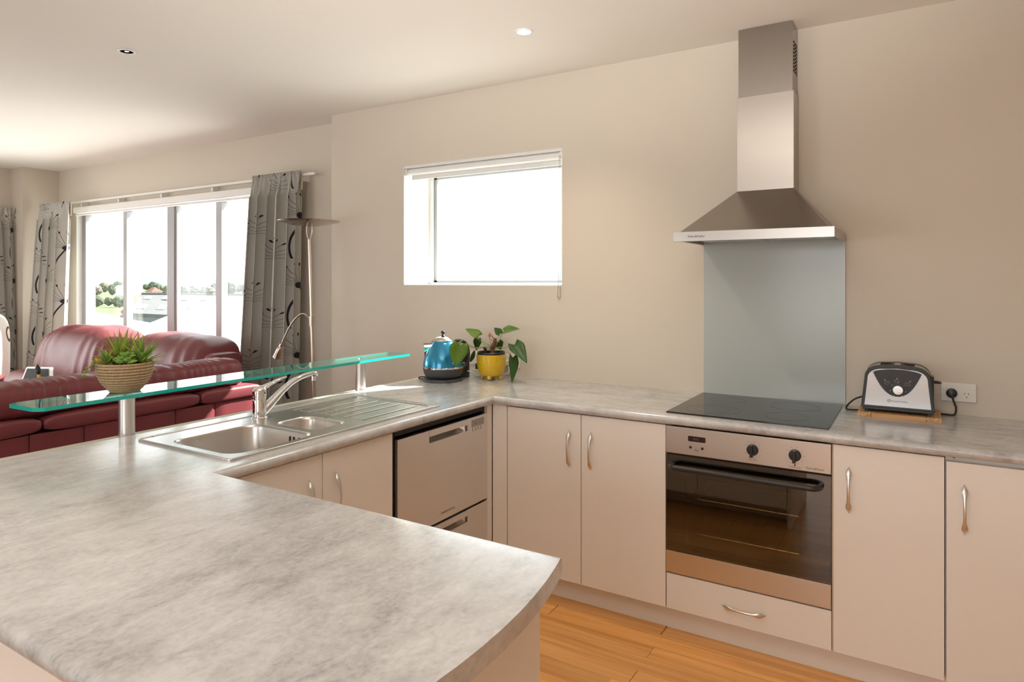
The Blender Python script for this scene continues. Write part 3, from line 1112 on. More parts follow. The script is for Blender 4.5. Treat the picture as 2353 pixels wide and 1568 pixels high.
fr.box(ox0 + 0.001, YF + 0.0065, 0.344, ox0 + 0.075, YF + 0.012, 0.64).box(ox1 - 0.105, YF + 0.0065, 0.344, ox1 - 0.001, YF + 0.012, 0.64)
fr.box(ox0 + 0.075, YF + 0.0065, 0.344, ox1 - 0.105, YF + 0.012, 0.372)
fr.build('door_mask', m_black, door, smooth=0, merge=False)
MB().box(ox0, YF - 0.004, 0.256, ox1, YF + 0.018, 0.342).build('lower_trim', m_steelh, t, bevel=0.001)
hz = 0.684
hb = []
for k in range(7):
    a = PI / 2 * k / 6
    hb.append((-0.806 - 0.028 * math.sin(a), YF - 0.046 + 0.03 * (1 - math.cos(a)) + 0.0, hz))
hb = [(-0.834, YF + 0.002, hz)] + hb[::-1]
hb += [(-0.567, YF - 0.046, hz)]
for k in range(7):
    a = PI / 2 * k / 6
    hb.append((-0.326 + 0.028 * math.sin(a), YF - 0.046 + 0.03 * (1 - math.cos(a)), hz))
hb.append((-0.298, YF + 0.002, hz))
MB().tube(hb, 0.0105, 14).build('door_handle', m_black, door, smooth=60)
for zz in (0.535, 0.395):
    rk = MB()
    rk.tube([(ox0 + 0.055, 2.66, zz), (ox1 - 0.055, 2.66, zz)], 0.003, 6)
    rk.tube([(ox0 + 0.055, 3.03, zz), (ox1 - 0.055, 3.03, zz)], 0.003, 6)
    for k in range(12):
        xx = ox0 + 0.07 + k * (0.456 / 11)
        rk.tube([(xx, 2.655, zz + 0.003), (xx, 3.04, zz + 0.003)], 0.002, 5)
    rk.build('rack', m_chrome, t)
YP = YF - 0.004
ds = MB()
ds.extrude([(x, YP - 0.0008, z) for x, z in rrect(-0.771, 0.7855, -0.703, 0.8065, 0.004, 4)], (0, 0.001, 0))
ds.build('display', m_disp, pan, smooth=0)
text('display_digits', '8:01', 0.014, (-0.751, YP - 0.0009, 0.791), (1, 0, 0), (0, 0, 1), m_dig, pan)
for bxx in (-0.761, -0.715):
    bt = MB().lathe([(0.0, 0.0), (0.0048, 0.0), (0.0052, 0.004), (0.004, 0.0065), (0.0, 0.007)], n=16).build('button', m_black, pan, world=False)
    bt.location = Vector((bxx, YP, 0.763)) - t.location
    bt.rotation_euler = (PI / 2, 0, 0)
for kx in (-0.529, -0.382):
    kb = MB().lathe([(0.021, 0.0), (0.0215, 0.003), (0.019, 0.012), (0.017, 0.014), (0.0, 0.0145)], n=28)
    grip = MB()
    kb.extrude([(-0.0055, -0.024, 0.012), (0.0055, -0.024, 0.012), (0.0045, 0.020, 0.012), (-0.0045, 0.020, 0.012)], (0, 0, 0.014))
    ko = kb.build('knob', m_black, pan, world=False, bevel=0.0012)
    ko.location = Vector((kx, YP, 0.783)) - t.location
    ko.rotation_euler = (PI / 2, 0, 0)
    for q in range(9):
        a = math.radians(-60 + 300 * q / 8)
        cx, cz = kx + 0.031 * math.sin(a), 0.783 + 0.031 * math.cos(a)
        MB().box(cx - 0.0022, YP - 0.0004, cz - 0.0005, cx + 0.0022, YP + 0.0002, cz + 0.0005).build('scale_mark', m_print, pan, smooth=0)
MB().ball((-0.382, YP, 0.7475), 0.0032).build('indicator_lamp', m_led, pan)
text('function_lettering', 'FUNCTION', 0.0062, (-0.529, YP - 0.0002, 0.744), (1, 0, 0), (0, 0, 1), m_print, pan, align='CENTER')
text('temperature_lettering', 'TEMPERATURE', 0.0062, (-0.382, YP - 0.0002, 0.7375), (1, 0, 0), (0, 0, 1), m_print, pan, align='CENTER')
text('timer_lettering', 'MINUTE\nTIMER', 0.0052, (-0.738, YP - 0.0002, 0.753), (1, 0, 0), (0, 0, 1), m_print, pan, align='CENTER')
text('brand_lettering', 'Fisher&Paykel', 0.0105, (-0.346, YP - 0.0002, 0.740), (1, 0, 0), (0, 0, 1), m_print, pan, shear=0.25)

# ------------------------------------------------------------------ cooktop, splashback, hood
t = thing('cooktop', 'black ceramic glass cooktop set in the worktop above the oven', 'cooktop', (-0.573, 2.88, ZT))
MB().box(-0.872, 2.612, ZT, -0.276, 3.142, ZT + 0.006).build('glass_plate', m_cook, t, bevel=0.0012)


def ring(cx, cy, r, w=0.0011):
    n = 56
    vs = [(cx + (r + s) * math.cos(2 * PI * k / n), cy + (r + s) * math.sin(2 * PI * k / n), ZT + 0.0063) for s in (-w, w) for k in range(n)]
    MB().add(vs, [(k, (k + 1) % n, n + (k + 1) % n, n + k) for k in range(n)]).build('zone_ring', m_zone, t, smooth=0, recalc=False)


for cx, cy, r in ((-0.721, 2.745, 0.105), (-0.721, 2.745, 0.070), (-0.721, 3.0, 0.072), (-0.443, 2.985, 0.095), (-0.437, 2.752, 0.080)):
    ring(cx, cy, r)
tag(MB().box(-0.874, W - 0.007, ZT + 0.0005, -0.269, W - 0.0005, 1.60).build('splashback', m_splash, bevel=0.001),
    'pale blue-grey glass splashback between cooktop and range hood', 'splashback')

t = thing('range_hood', 'stainless pyramid range hood with tall chimney above the cooktop', 'range hood', (-0.58, 3.0, 1.577))
b = MB()
lx0, lx1, ly = -0.886, -0.269, 2.744
b.box(lx0, ly, 1.578, lx1, ly + 0.016, 1.6185)
b.box(lx0, ly + 0.016, 1.583, lx0 + 0.012, W - 0.001, 1.6175).box(lx1 - 0.012, ly + 0.016, 1.583, lx1, W - 0.001, 1.6175)
b.box(lx0 + 0.012, ly + 0.016, 1.608, lx1 - 0.012, W - 0.001, 1.6175)
lip = b.build('front_lip', m_hood, t, smooth=30, bevel=0.0012, merge=False)
b = MB()
A = [(-0.862, ly + 0.010, 1.6176), (-0.288, ly + 0.010, 1.6176), (-0.288, W - 0.001, 1.6176), (-0.862, W - 0.001, 1.6176)]
Bq = [(-0.692, 3.036, 1.809), (-0.455, 3.036, 1.809), (-0.455, W - 0.001, 1.809), (-0.692, W - 0.001, 1.809)]
b.add(A + Bq, [(3, 2, 1, 0), (4, 5, 6, 7), (0, 1, 5, 4), (1, 2, 6, 5), (2, 3, 7, 6), (3, 0, 4, 7)])
b.build('canopy', m_hood_dark, t, smooth=30, bevel=0.0015)
MB().box(-0.691, 3.040, 1.810, -0.456, W - 0.001, 2.228).build('lower_chimney', m_hood, t, bevel=0.001)
up = MB().box(-0.686, 3.044, 2.229, -0.461, W - 0.001, CE - 0.001).build('upper_chimney', m_hood_dark, t, bevel=0.001)
for r_ in range(9):
    for c_ in range(5):
        z0 = 2.44 - r_ * 0.0155 + (0.004 if c_ % 2 else 0)
        y0 = 3.062 + c_ * 0.020
        MB().box(-0.4612, y0, z0, -0.4602, y0 + 0.014, z0 + 0.008).build('vent_slot', m_shadow, up, smooth=0)
und = MB().box(lx0 + 0.013, ly + 0.017, 1.5995, lx1 - 0.013, W - 0.002, 1.6075).build('underside_panel', m_grey, t, smooth=0)
for i in range(2):
    x0 = -0.84 + 0.275 * i
    MB().box(x0, 2.84, 1.592, x0 + 0.26, 3.12, 1.599).build('grease_filter', m_alu, und, bevel=0.002)
for i in range(2):
    MB().lathe([(0.028, 0.0), (0.028, 0.004), (0.0, 0.0045)], (-0.75 + 0.35 * i, 2.80, 1.594), 20).build('hood_lamp', m_lprint, und)
text('brand_lettering', 'Fisher&Paykel', 0.0125, (-0.825, ly - 0.0002, 1.594), (1, 0, 0), (0, 0, 1), m_print, lip, shear=0.25)

# ------------------------------------------------------------------ sink and tap
t = thing('kitchen_sink', 'stainless one-and-a-half bowl sink with ribbed drainer set in the worktop', 'sink', (-1.976, 1.733, ZT))
ZD = ZT + 0.0045
so = rrect(-2.222, 1.228, -1.730, 2.238, 0.012, 4)
h1 = rrect(-2.115, 1.264, -1.768, 1.602, 0.062, 8)
h2 = rrect(-2.045, 1.628, -1.818, 1.800, 0.050, 8)
h3 = rrect(-2.190, 1.842, -1.768, 2.214, 0.012, 4)
MB().plate(so, [h1, h2, h3], ZT + 0.0002, ZD).build('deck', m_sink, t, smooth=20)
MB().tube([(x, y, ZD) for x, y in rrect(-2.219, 1.231, -1.733, 2.235, 0.012, 4)], 0.003, 8, closed=True).build('rim_bead', m_sink, t, smooth=60)


def bowl(x0, y0, x1, y1, r, depth, name):
    rg = [(0.0, ZD - 0.0002), (0.003, ZD - 0.003), (0.006, ZD - 0.012), (0.012, ZD - depth + 0.03), (0.020, ZD - depth + 0.010), (0.035, ZD - depth), (0.07, ZD - depth - 0.002)]
    vs, fs = [], []
    for d_, z in rg:
        vs += [(x, y, z) for x, y in rrect(x0 + d_, y0 + d_, x1 - d_, y1 - d_, max(r - d_ * 0.6, 0.012), 8)]
    m = len(vs) // len(rg)
    for i in range(len(rg) - 1):
        for k in range(m):
            fs.append((i * m + k, i * m + (k + 1) % m, (i + 1) * m + (k + 1) % m, (i + 1) * m + k))
    fs.append(tuple((len(rg) - 1) * m + k for k in range(m)))
    o = MB().add(vs, fs).build(name, m_sink, t, smooth=50)
    c = ((x0 + x1) / 2, (y0 + y1) / 2, ZD - depth - 0.002)
    MB().lathe([(0.0, 0.002), (0.03, 0.002), (0.038, 0.0055), (0.042, 0.001), (0.042, -0.002), (0.0, -0.002)], c, 24).build('waste', m_chrome, o)
    return o


b1 = bowl(-2.115, 1.264, -1.768, 1.602, 0.062, 0.170, 'main_bowl')
bowl(-2.045, 1.628, -1.818, 1.800, 0.050, 0.115, 'half_bowl')
for k, xx in enumerate((-1.905, -1.885, -1.858, -1.838)):
    MB().box(xx - 0.003, 1.5925, ZD - 0.052, xx + 0.003, 1.600, ZD - 0.024).build('overflow_slot', m_shadow, b1, smooth=0)
dr = MB().box(-2.191, 1.841, ZT - 0.004, -1.767, 2.215, ZT + 0.0012).build('drainer_tray', m_sink, t, smooth=0)
for xx, w, y0, y1 in ((-2.128, 0.026, 1.852, 2.182), (-2.050, 0.020, 1.852, 2.182), (-1.985, 0.020, 1.852, 2.182), (-1.920, 0.020, 1.852, 2.182), (-1.845, 0.034, 1.852, 2.182)):
    MB().box(xx - w, y0, ZT + 0.001, xx + w, y1, ZT + 0.0048).build('drainer_rib', m_sink, dr, bevel=0.003, seg=3)

tx, ty = -2.166, 1.668
t = thing('mixer_tap', 'chrome single-lever mixer tap behind the sink bowls', 'tap', (tx, ty, ZD))
MB().lathe([(0.030, 0.0), (0.030, 0.003), (0.0255, 0.006), (0.0250, 0.070), (0.0245, 0.0715)], (tx, ty, ZD), 32).build('body', m_chrome, t, smooth=50)
MB().lathe([(0.0225, 0.0715), (0.0225, 0.075), (0.0255, 0.0755), (0.0255, 0.082), (0.0235, 0.083), (0.0235, 0.085)], (tx, ty, ZD), 32).build('collar', m_chrome, t, smooth=50)
cap = MB().lathe([(0.0255, 0.085), (0.026, 0.102), (0.0245, 0.112), (0.018, 0.119), (0.0, 0.122)], (tx, ty, ZD), 32).build('cartridge_cap', m_chrome, t, smooth=60)
pts = [(tx, ty - 0.012, ZD + 0.108), (tx, ty + 0.02, ZD + 0.116), (tx, ty + 0.055, ZD + 0.126), (tx, ty + 0.095, ZD + 0.138), (tx, ty + 0.125, ZD + 0.143)]
MB().tube(pts, [(0.020, 0.010), (0.017, 0.009), (0.011, 0.006), (0.008, 0.0045), (0.0065, 0.004)], 12).build('lever', m_chrome, t, smooth=70)
MB().ball((tx + 0.0255, ty + 0.004, ZD + 0.098), 0.0035).build('temperature_dot', m_print, cap)
sp = [(tx, ty + 0.010, ZD + 0.020), (tx, ty + 0.05, ZD + 0.048), (tx, ty + 0.10, ZD + 0.086), (tx, ty + 0.15, ZD + 0.116), (tx, ty + 0.20, ZD + 0.133),
      (tx, ty + 0.245, ZD + 0.140), (tx, ty + 0.272, ZD + 0.139), (tx, ty + 0.284, ZD + 0.132)]
spo = MB().tube(sp, [(0.020, 0.020), (0.018, 0.017), (0.0155, 0.0135), (0.0135, 0.0115), (0.0125, 0.0105), (0.012, 0.0105), (0.012, 0.011), (0.008, 0.008)], 16).build('spout', m_chrome, t, smooth=70)
MB().lathe([(0.0095, -0.02), (0.0115, -0.018), (0.0115, 0.0)], (tx, ty + 0.266, ZD + 0.130), 20).build('aerator', m_chrome, spo)

# ------------------------------------------------------------------ glass shelf on posts
SZ = 1.018
t = thing('glass_shelf', 'long narrow green-edged glass shelf on two steel posts above the worktop', 'shelf', (-2.345, 1.8, 0.868))
pl = [(-2.425, 0.960), (-2.410, 0.938), (-2.275, 0.945), (-2.250, 0.968), (-2.283, 2.690), (-2.292, 2.697), (-2.442, 2.699)]
gl = MB()
nn = len(pl)
gl.add([(x, y, SZ + 0.012) for x, y in pl], [tuple(range(nn))]).add([(x, y, SZ) for x, y in pl], [tuple(reversed(range(nn)))])
gsh = gl.build('glass_top', m_shelf, t, smooth=0)
ed = MB()
for i in range(nn):
    (x0, y0), (x1, y1) = pl[i], pl[(i + 1) % nn]
    ed.add([(x0, y0, SZ), (x1, y1, SZ), (x1, y1, SZ + 0.012), (x0, y0, SZ + 0.012)], [(0, 1, 2, 3)])
ed.build('polished_edge', m_green_edge, gsh, smooth=0)
for py in (1.262, 2.392):
    MB().lathe([(0.0255, 0.0), (0.0255, SZ - 0.868 - 0.006)], (-2.345, py, 0.868), 32).build('post', m_steel, t, smooth=40)
    dk = MB().lathe([(0.070, 0.0), (0.0705, 0.002), (0.070, 0.0045), (0.0, 0.0045)], (-2.348, py, SZ - 0.0052), 40).build('mounting_disc', m_frost, t, smooth=30)
    if py > 2:
        MB().lathe([(0.009, 0.0), (0.009, 0.003), (0.0, 0.0035)], (-2.348, py, SZ + 0.0125), 16).build('fixing_screw', m_chrome, dk)


# ------------------------------------------------------------------ leaves
def leaf(name, mat, parent, base, tip, width, normal, curl=0.15, fold=0.12, shape='ovate', solid=0.0006, n=9):
    base, tip = Vector(base), Vector(tip)
    d = tip - base
    Ln = d.length
    d.normalize()
    nr = Vector(normal)
    nr = (nr - d * nr.dot(d)).normalized()
    sd = d.cross(nr)
    cols = 5
    vs, fs = [], []
    for i in range(n + 1):
        t_ = i / n
        if shape == 'heart':
            w = 1.30 * (1 - t_) ** 0.78 * min(1.0, (t_ + 0.10) / 0.34) ** 0.55
            back = 0.16 * Ln * max(0, 1 - t_ * 4) if t_ < 0.25 else 0
        elif shape == 'strap':
            w = (1 - t_) ** 0.7 * min(1, 0.55 + t_ * 1.6)
            back = 0
        else:
            w = math.sin(PI * min(1, t_ * 0.92 + 0.08)) ** 0.8
            back = 0
        if i == n:
            w = 0.02
        for k in range(cols):
            s_ = (k / (cols - 1)) * 2 - 1
            p = base + d * (Ln * t_) + sd * (s_ * w * width / 2) + nr * (-curl * Ln * t_ * t_ + fold * width * abs(s_) ** 1.3 * w)
            p -= d * back * abs(s_)
            vs.append(p)
    for i in range(n):
        for k in range(cols - 1):
            a = i * cols + k
            fs.append((a, a + 1, a + cols + 1, a + cols))
    return MB().add(vs, fs).build(name, mat, parent, smooth=80, merge=False, solid=solid, recalc=False)


# ------------------------------------------------------------------ rope bowl of succulents
bc = Vector((-2.345, 1.256, SZ + 0.0125))
t = thing('succulent_bowl', 'rope-wrapped bowl of spiky green succulents on the glass shelf', 'plant bowl', bc)
MB().lathe([(0.0, 0.0), (0.040, 0.0), (0.052, 0.010), (0.072, 0.038), (0.082, 0.070), (0.084, 0.094), (0.078, 0.094), (0.074, 0.07), (0.0, 0.066)], bc, 40).build('bowl', m_rope, t)
prf = [(0.044, 0.006), (0.052, 0.0135), (0.059, 0.0215), (0.066, 0.030), (0.0715, 0.039), (0.0760, 0.0485), (0.0795, 0.058), (0.0822, 0.068), (0.0838, 0.078), (0.0845, 0.088), (0.083, 0.097)]
for q, (r_, z_) in enumerate(prf):
    vs, fs = [], []
    nu, nv = 132, 8
    for i in range(nu):
        a = 2 * PI * i / nu
        for k in range(nv):
            ph = 2 * PI * k / nv
            rr = 0.0052 * (0.86 + 0.20 * math.cos(3 * ph - a * 44 + q))
            vs.append((bc.x + (r_ + rr * math.cos(ph)) * math.cos(a), bc.y + (r_ + rr * math.cos(ph)) * math.sin(a), bc.z + z_ + rr * math.sin(ph)))
    for i in range(nu):
        for k in range(nv):
            fs.append((i * nv + k, i * nv + (k + 1) % nv, ((i + 1) % nu) * nv + (k + 1) % nv, ((i + 1) % nu) * nv + k))
    MB().add(vs, fs).build('rope_coil', m_rope, t, smooth=80)
MB().lathe([(0.0, 0.094), (0.06, 0.090), (0.079, 0.086)], bc, 24).build('soil', m_soil, t)
TC = Vector((-0.88, 0.47, 0))                # from the bowl away from the camera
rt = Vector((0.475, 0.88, 0))                 # to the right as the camera sees it
rng = random.Random(3)


def spiky(c, n, L, w, tilt0, tilt1, mats):
    w *= 1.55
    for i in range(n):
        a = i * 2.399963
        f = i / n
        el = math.radians(tilt1 + (tilt0 - tilt1) * (1 - f) + rng.uniform(-6, 6))
        ln = L * (0.75 + 0.35 * f) * rng.uniform(0.88, 1.1)
        d_ = Vector((math.cos(a) * math.cos(el), math.sin(a) * math.cos(el), math.sin(el)))
        nrm = Vector((-math.cos(a) * math.sin(el), -math.sin(a) * math.sin(el), math.cos(el)))
        leaf('spiky_leaf', rng.choice(mats), t, c, c + d_ * ln, w, nrm, curl=0.18 * (1 - f), fold=0.25, shape='strap', solid=0.0008, n=6)


zt = bc.z + 0.088
cs = lambda s, b_, z_=0.0: Vector((bc.x, bc.y, zt + z_)) + rt * s + TC * b_
spiky(cs(-0.012, 0.02), 46, 0.118, 0.013, 5, 86, [m_spike, m_spike, m_spike, m_spiker])
spiky(cs(0.046, 0.012), 40, 0.108, 0.012, 0, 84, [m_spike, m_spike, m_succ])
spiky(cs(-0.052, -0.034, 0.012), 34, 0.048, 0.009, 10, 80, [m_succ, m_spike])
spiky(cs(0.050, -0.040, 0.012), 34, 0.046, 0.009, 8, 80, [m_succ, m_succ, m_spike])


def rosette(c, n, L, w):
    for i in range(n):
        a = i * 2.399963 + 0.5
        f = i / n
        el = math.radians(12 + 62 * f)
        d_ = Vector((math.cos(a) * math.cos(el), math.sin(a) * math.cos(el), math.sin(el)))
        ln = L * (1.05 - 0.45 * f)
        p0, p1 = c + d_ * ln * 0.1, c + d_ * ln
        pts = [p0.lerp(p1, k / 6.0) for k in range(7)]
        prf_ = [0.35, 0.62, 0.85, 1.0, 0.95, 0.62, 0.08]
        MB().tube(pts, [(w * q * 0.5, w * q * 0.26) for q in prf_], 8).build('fleshy_leaf', m_succ, t, smooth=80)


rosette(cs(-0.004, -0.056, 0.014), 16, 0.046, 0.026)
rosette(cs(0.004, -0.050, 0.034), 9, 0.032, 0.022)
rosette(cs(0.028, 0.0, 0.030), 8, 0.030, 0.016)
tr = [cs(-0.060, -0.015, 0.020), cs(-0.084, -0.024, 0.022), cs(-0.101, -0.030, 0.008), cs(-0.113, -0.034, -0.010), cs(-0.124, -0.036, -0.024)]
MB().tube(tr, 0.0012, 6).build('trailing_stem', m_stemg, t)
for k in range(18):
    f = k / 17.0 * (len(tr) - 1)
    i = min(int(f), len(tr) - 2)
    p = tr[i].lerp(tr[i + 1], f - i) + Vector((rng.uniform(-1, 1), rng.uniform(-1, 1), rng.uniform(-1, 1))) * 0.006
    MB().ball(p, 0.0042, n=8, m=6).build('bead_leaf', m_stemg, t)
for k in range(7):
    MB().ball(cs(-0.088 + rng.uniform(-0.012, 0.014), -0.03, 0.022 + rng.uniform(0, 0.012)), 0.0036, n=8, m=6).build('yellow_bud', m_yflow, t)

# ------------------------------------------------------------------ kettle
kc = Vector((-2.171, 2.83, ZT))
t = thing('electric_kettle', 'bright blue retro electric kettle with chrome lid by the yellow pot', 'kettle', kc)
MB().lathe([(0.106, 0.0), (0.108, 0.004), (0.104, 0.012), (0.085, 0.017), (0.0, 0.018)], kc, 40).build('power_base', m_charcoal, t, smooth=40)
MB().lathe([(0.080, 0.020), (0.094, 0.026), (0.103, 0.045), (0.107, 0.064), (0.107, 0.068)], kc, 48).build('lower_body', m_charcoal, t, smooth=50)
MB().lathe([(0.1075, 0.068), (0.110, 0.070), (0.110, 0.077), (0.1075, 0.079)], kc, 48).build('chrome_band', m_chrome, t, smooth=40)
MB().lathe([(0.107, 0.079), (0.106, 0.095), (0.101, 0.120), (0.092, 0.148), (0.080, 0.177), (0.069, 0.198), (0.062, 0.209), (0.059, 0.211)], kc, 48).build('body', m_blue, t, smooth=60)
lid = MB().lathe([(0.060, 0.211), (0.062, 0.2135), (0.060, 0.216), (0.056, 0.219), (0.038, 0.231), (0.018, 0.239), (0.0, 0.240)], kc, 48).build('lid', m_chrome, t, smooth=50)
MB().lathe([(0.012, 0.239), (0.007, 0.243), (0.005, 0.249), (0.011, 0.253), (0.012, 0.259), (0.008, 0.265), (0.0, 0.267)], kc, 24).build('lid_knob', m_black, lid, smooth=60)
ld = -rt.lerp(Vector((0.85, 0.52, 0)), 0.6).normalized()          # spout points left in the picture
sdv = Vector((-ld.y, ld.x, 0))
P3 = lambda o_, s_, z_: kc + ld * o_ + sdv * s_ + Vector((0, 0, z_))
b = MB()
b.add([P3(0.052, 0.040, 0.206), P3(0.052, -0.040, 0.206), P3(0.106, 0.008, 0.202), P3(0.106, -0.008, 0.202),
       P3(0.100, 0.006, 0.172), P3(0.100, -0.006, 0.172), P3(0.099, 0.0, 0.118), P3(0.066, 0.038, 0.186), P3(0.066, -0.038, 0.186)],
      [(0, 2, 3, 1), (2, 4, 5, 3), (4, 6, 5), (0, 7, 4, 2), (7, 6, 4), (1, 3, 5, 8), (8, 5, 6), (0, 1, 8, 7)])
b.build('spout', m_chrome, t, smooth=20, bevel=0.0015)
hd = -ld
hp = [kc + hd * o_ + Vector((0, 0, z_)) for o_, z_ in ((0.055, 0.206), (0.085, 0.212), (0.118, 0.200), (0.134, 0.165), (0.136, 0.120), (0.128, 0.085), (0.112, 0.072))]
MB().tube(hp, [(0.014, 0.009)] * 7, 12).build('handle', m_black, t, smooth=70)
cam_side = Vector((0.42, -0.90, 0)).normalized()
pb = kc + (cam_side * 0.8 + rt * 0.6).normalized() * 0.1045 + Vector((0, 0, 0.104))
MB().tube([pb - rt * 0.011, pb + rt * 0.011], 0.0052, 10).build('switch', m_lprint, t, smooth=60)
MB().tube([kc + Vector(p) for p in ((-0.09, 0.03, 0.006), (-0.112, -0.005, 0.010), (-0.124, -0.045, 0.014), (-0.118, -0.050, 0.006), (-0.095, 0.0, 0.004))], 0.0032, 8).build('power_cord', m_rubber, t, smooth=80)

ac = at_y(1062, 872, 2.995)
ac.z = ZT
t = thing('black_canister', 'slim glossy black appliance half hidden behind the blue kettle', 'appliance', ac)
MB().lathe([(0.040, 0.0), (0.041, 0.006), (0.040, 0.075), (0.040, 0.080)], ac, 32).build('base', m_black, t, smooth=50)
MB().lathe([(0.0405, 0.080), (0.0405, 0.084)], ac, 32).build('metal_ring', m_chrome, t, smooth=50)
MB().lathe([(0.040, 0.084), (0.040, 0.120), (0.037, 0.150), (0.030, 0.166), (0.0, 0.168)], ac, 32).build('cover', m_black, t, smooth=60)


# ------------------------------------------------------------------ power points, strip and leads
def socket_plate(t, x0, z0, plugs=()):
    MB().box(x0, W - 0.011, z0, x0 + 0.117, W - 0.0005, z0 + 0.074).build('plate', m_plastic, t, bevel=0.003)
    for i in range(2):
        cx = x0 + 0.034 + 0.051 * i
        sx = x0 + (0.014 if i == 0 else 0.103)
        MB().box(sx - 0.0085, W - 0.0145, z0 + 0.052, sx + 0.0085, W - 0.0105, z0 + 0.063).build('switch', m_plastic, t, bevel=0.001)
        if i not in plugs:
            MB().extrude([(x, W - 0.0118, z) for x, z in rrect(cx - 0.0155, z0 + 0.013, cx + 0.0155, z0 + 0.041, 0.006, 4)], (0, 0.0008, 0)).build('socket_face', m_plastic, t, smooth=30)
            for dx, dz, an in ((-0.0065, 0.033, 0.5), (0.0065, 0.033, -0.5), (0.0, 0.020, 0.0)):
                ca, sa = math.cos(an), math.sin(an)
                q = [(-0.001, -0.0035), (0.001, -0.0035), (0.001, 0.0035), (-0.001, 0.0035)]
                MB().extrude([(cx + dx + a_ * ca + c_ * sa, W - 0.0121, z0 + dz - a_ * sa + c_ * ca) for a_, c_ in q], (0, 0.0004, 0)).build('slot', m_shadow, t, smooth=0)


t = thing('power_point', 'white double wall socket with black plug beside the toaster', 'socket', (0.133, W, 0.934))
socket_plate(t, 0.0745, 0.934, (0,))
t = thing('power_point', 'white double wall socket just behind the blue kettle', 'socket', (-2.205, W, 0.929))
socket_plate(t, -2.263, 0.929, (1,))
t = thing('power_point', 'white double wall socket with white plug behind the yellow pot', 'socket', (-1.95, W, 0.929))
socket_plate(t, -2.008, 0.929, (0,))

pc = at_y(1920 + 1450 / 5.434, 800 + 566 / 5.434, W - 0.02)
t = thing('toaster_lead', 'black round plug and cable plugged in right of the toaster', 'plug', (pc.x, W, pc.z))
b = MB().lathe([(0.0185, 0.0), (0.0195, 0.004), (0.018, 0.016), (0.010, 0.020), (0.0, 0.0205)], n=28)
o = b.build('plug', m_black, t, world=False, smooth=50)
o.rotation_euler = (PI / 2, 0, 0)
o.location = (0, -0.0118, 0)
MB().tube([(pc.x, W - 0.030, pc.z - 0.006), (pc.x + 0.004, W - 0.034, pc.z - 0.022), (pc.x + 0.010, W - 0.034, pc.z - 0.042),
           (pc.x + 0.014, W - 0.034, pc.z - 0.056), (pc.x + 0.008, W - 0.036, ZT + 0.005), (pc.x - 0.025, W - 0.04, ZT + 0.0042), (pc.x - 0.06, W - 0.05, ZT + 0.0042)],
          0.0036, 8).build('cable', m_rubber, t, smooth=80)

sc_ = at_y(1101, 860, 3.085)
t = thing('power_strip', 'white multi-socket power strip with red switch behind the kettle', 'power strip', (sc_.x, 3.09, ZT))
MB().box(sc_.x - 0.030, 3.06, ZT, sc_.x + 0.062, 3.115, ZT + 0.034).build('housing', m_plastic, t, bevel=0.004)
MB().box(sc_.x - 0.002, 3.074, ZT + 0.033, sc_.x + 0.014, 3.088, ZT + 0.038).build('rocker_switch', m_redsw, t, bevel=0.001)
MB().tube([(sc_.x - 0.01, 3.03, ZT + 0.02), (sc_.x - 0.02, 3.02, ZT + 0.03), (sc_.x - 0.01, 2.99, ZT + 0.036), (sc_.x + 0.03, 3.01, ZT + 0.022), (sc_.x + 0.05, 3.035, ZT + 0.010), (sc_.x + 0.02, 3.04, ZT + 0.005), (sc_.x + 0.0, 3.045, ZT + 0.006)],
          0.0035, 8).build('loop_of_cable', m_plastic, t, smooth=80)
for dx, mm in ((-0.014, m_black), (0.042, m_grey)):
    MB().box(sc_.x + dx - 0.014, 3.085, ZT + 0.0345, sc_.x + dx + 0.014, 3.11, ZT + 0.068).build('adapter', mm, t, bevel=0.004)
wx = -1.975
t = thing('white_plug_lead', 'white plug and curved cable behind the yellow pot', 'plug', (wx, W, 0.95))
pp = at_y(1168, 835, W - 0.03)
MB().box(pp.x - 0.016, W - 0.042, pp.z - 0.014, pp.x + 0.012, W - 0.0122, pp.z + 0.018).build('plug', m_plastic, t, bevel=0.006, seg=3)
MB().tube([(pp.x - 0.002, W - 0.034, pp.z - 0.012), (pp.x + 0.010, W - 0.037, pp.z - 0.030), (pp.x + 0.008, W - 0.045, pp.z - 0.052), (pp.x - 0.020, W - 0.07, ZT + 0.008), (pp.x - 0.09, W - 0.09, ZT + 0.0045), (pp.x - 0.14, W - 0.07, ZT + 0.0045)],
          0.0037, 8).build('cable', m_plastic, t, smooth=80)

# ------------------------------------------------------------------ yellow pot plant
pcn = Vector((-1.974, 3.0, ZT))
t = thing('potted_plant', 'long-stemmed green leafy plant in a bright yellow footed pot', 'potted plant', pcn)
pr = [(0.0, 0.014), (0.030, 0.014), (0.052, 0.020), (0.067, 0.036), (0.074, 0.058), (0.077, 0.085), (0.079, 0.128), (0.0795, 0.136), (0.076, 0.137), (0.074, 0.12), (0.0, 0.118)]
pot = MB().lathe(pr, pcn, 48).build('pot', m_yellow, t, smooth=50)
for k in range(4):
    a = math.radians(20 + 90 * k)
    q = pcn + Vector((math.cos(a) * 0.042, math.sin(a) * 0.042, 0))
    MB().tube([q + Vector((math.cos(a) * 0.010, math.sin(a) * 0.010, 0.0045)), q + Vector((0, 0, 0.026))], [0.0095, 0.016], 12).build('foot', m_yellow, pot, smooth=70)
nub = MB().ball((0, 0, 0), 0.0022, n=6, m=4, sz=0.8)
nub0 = None
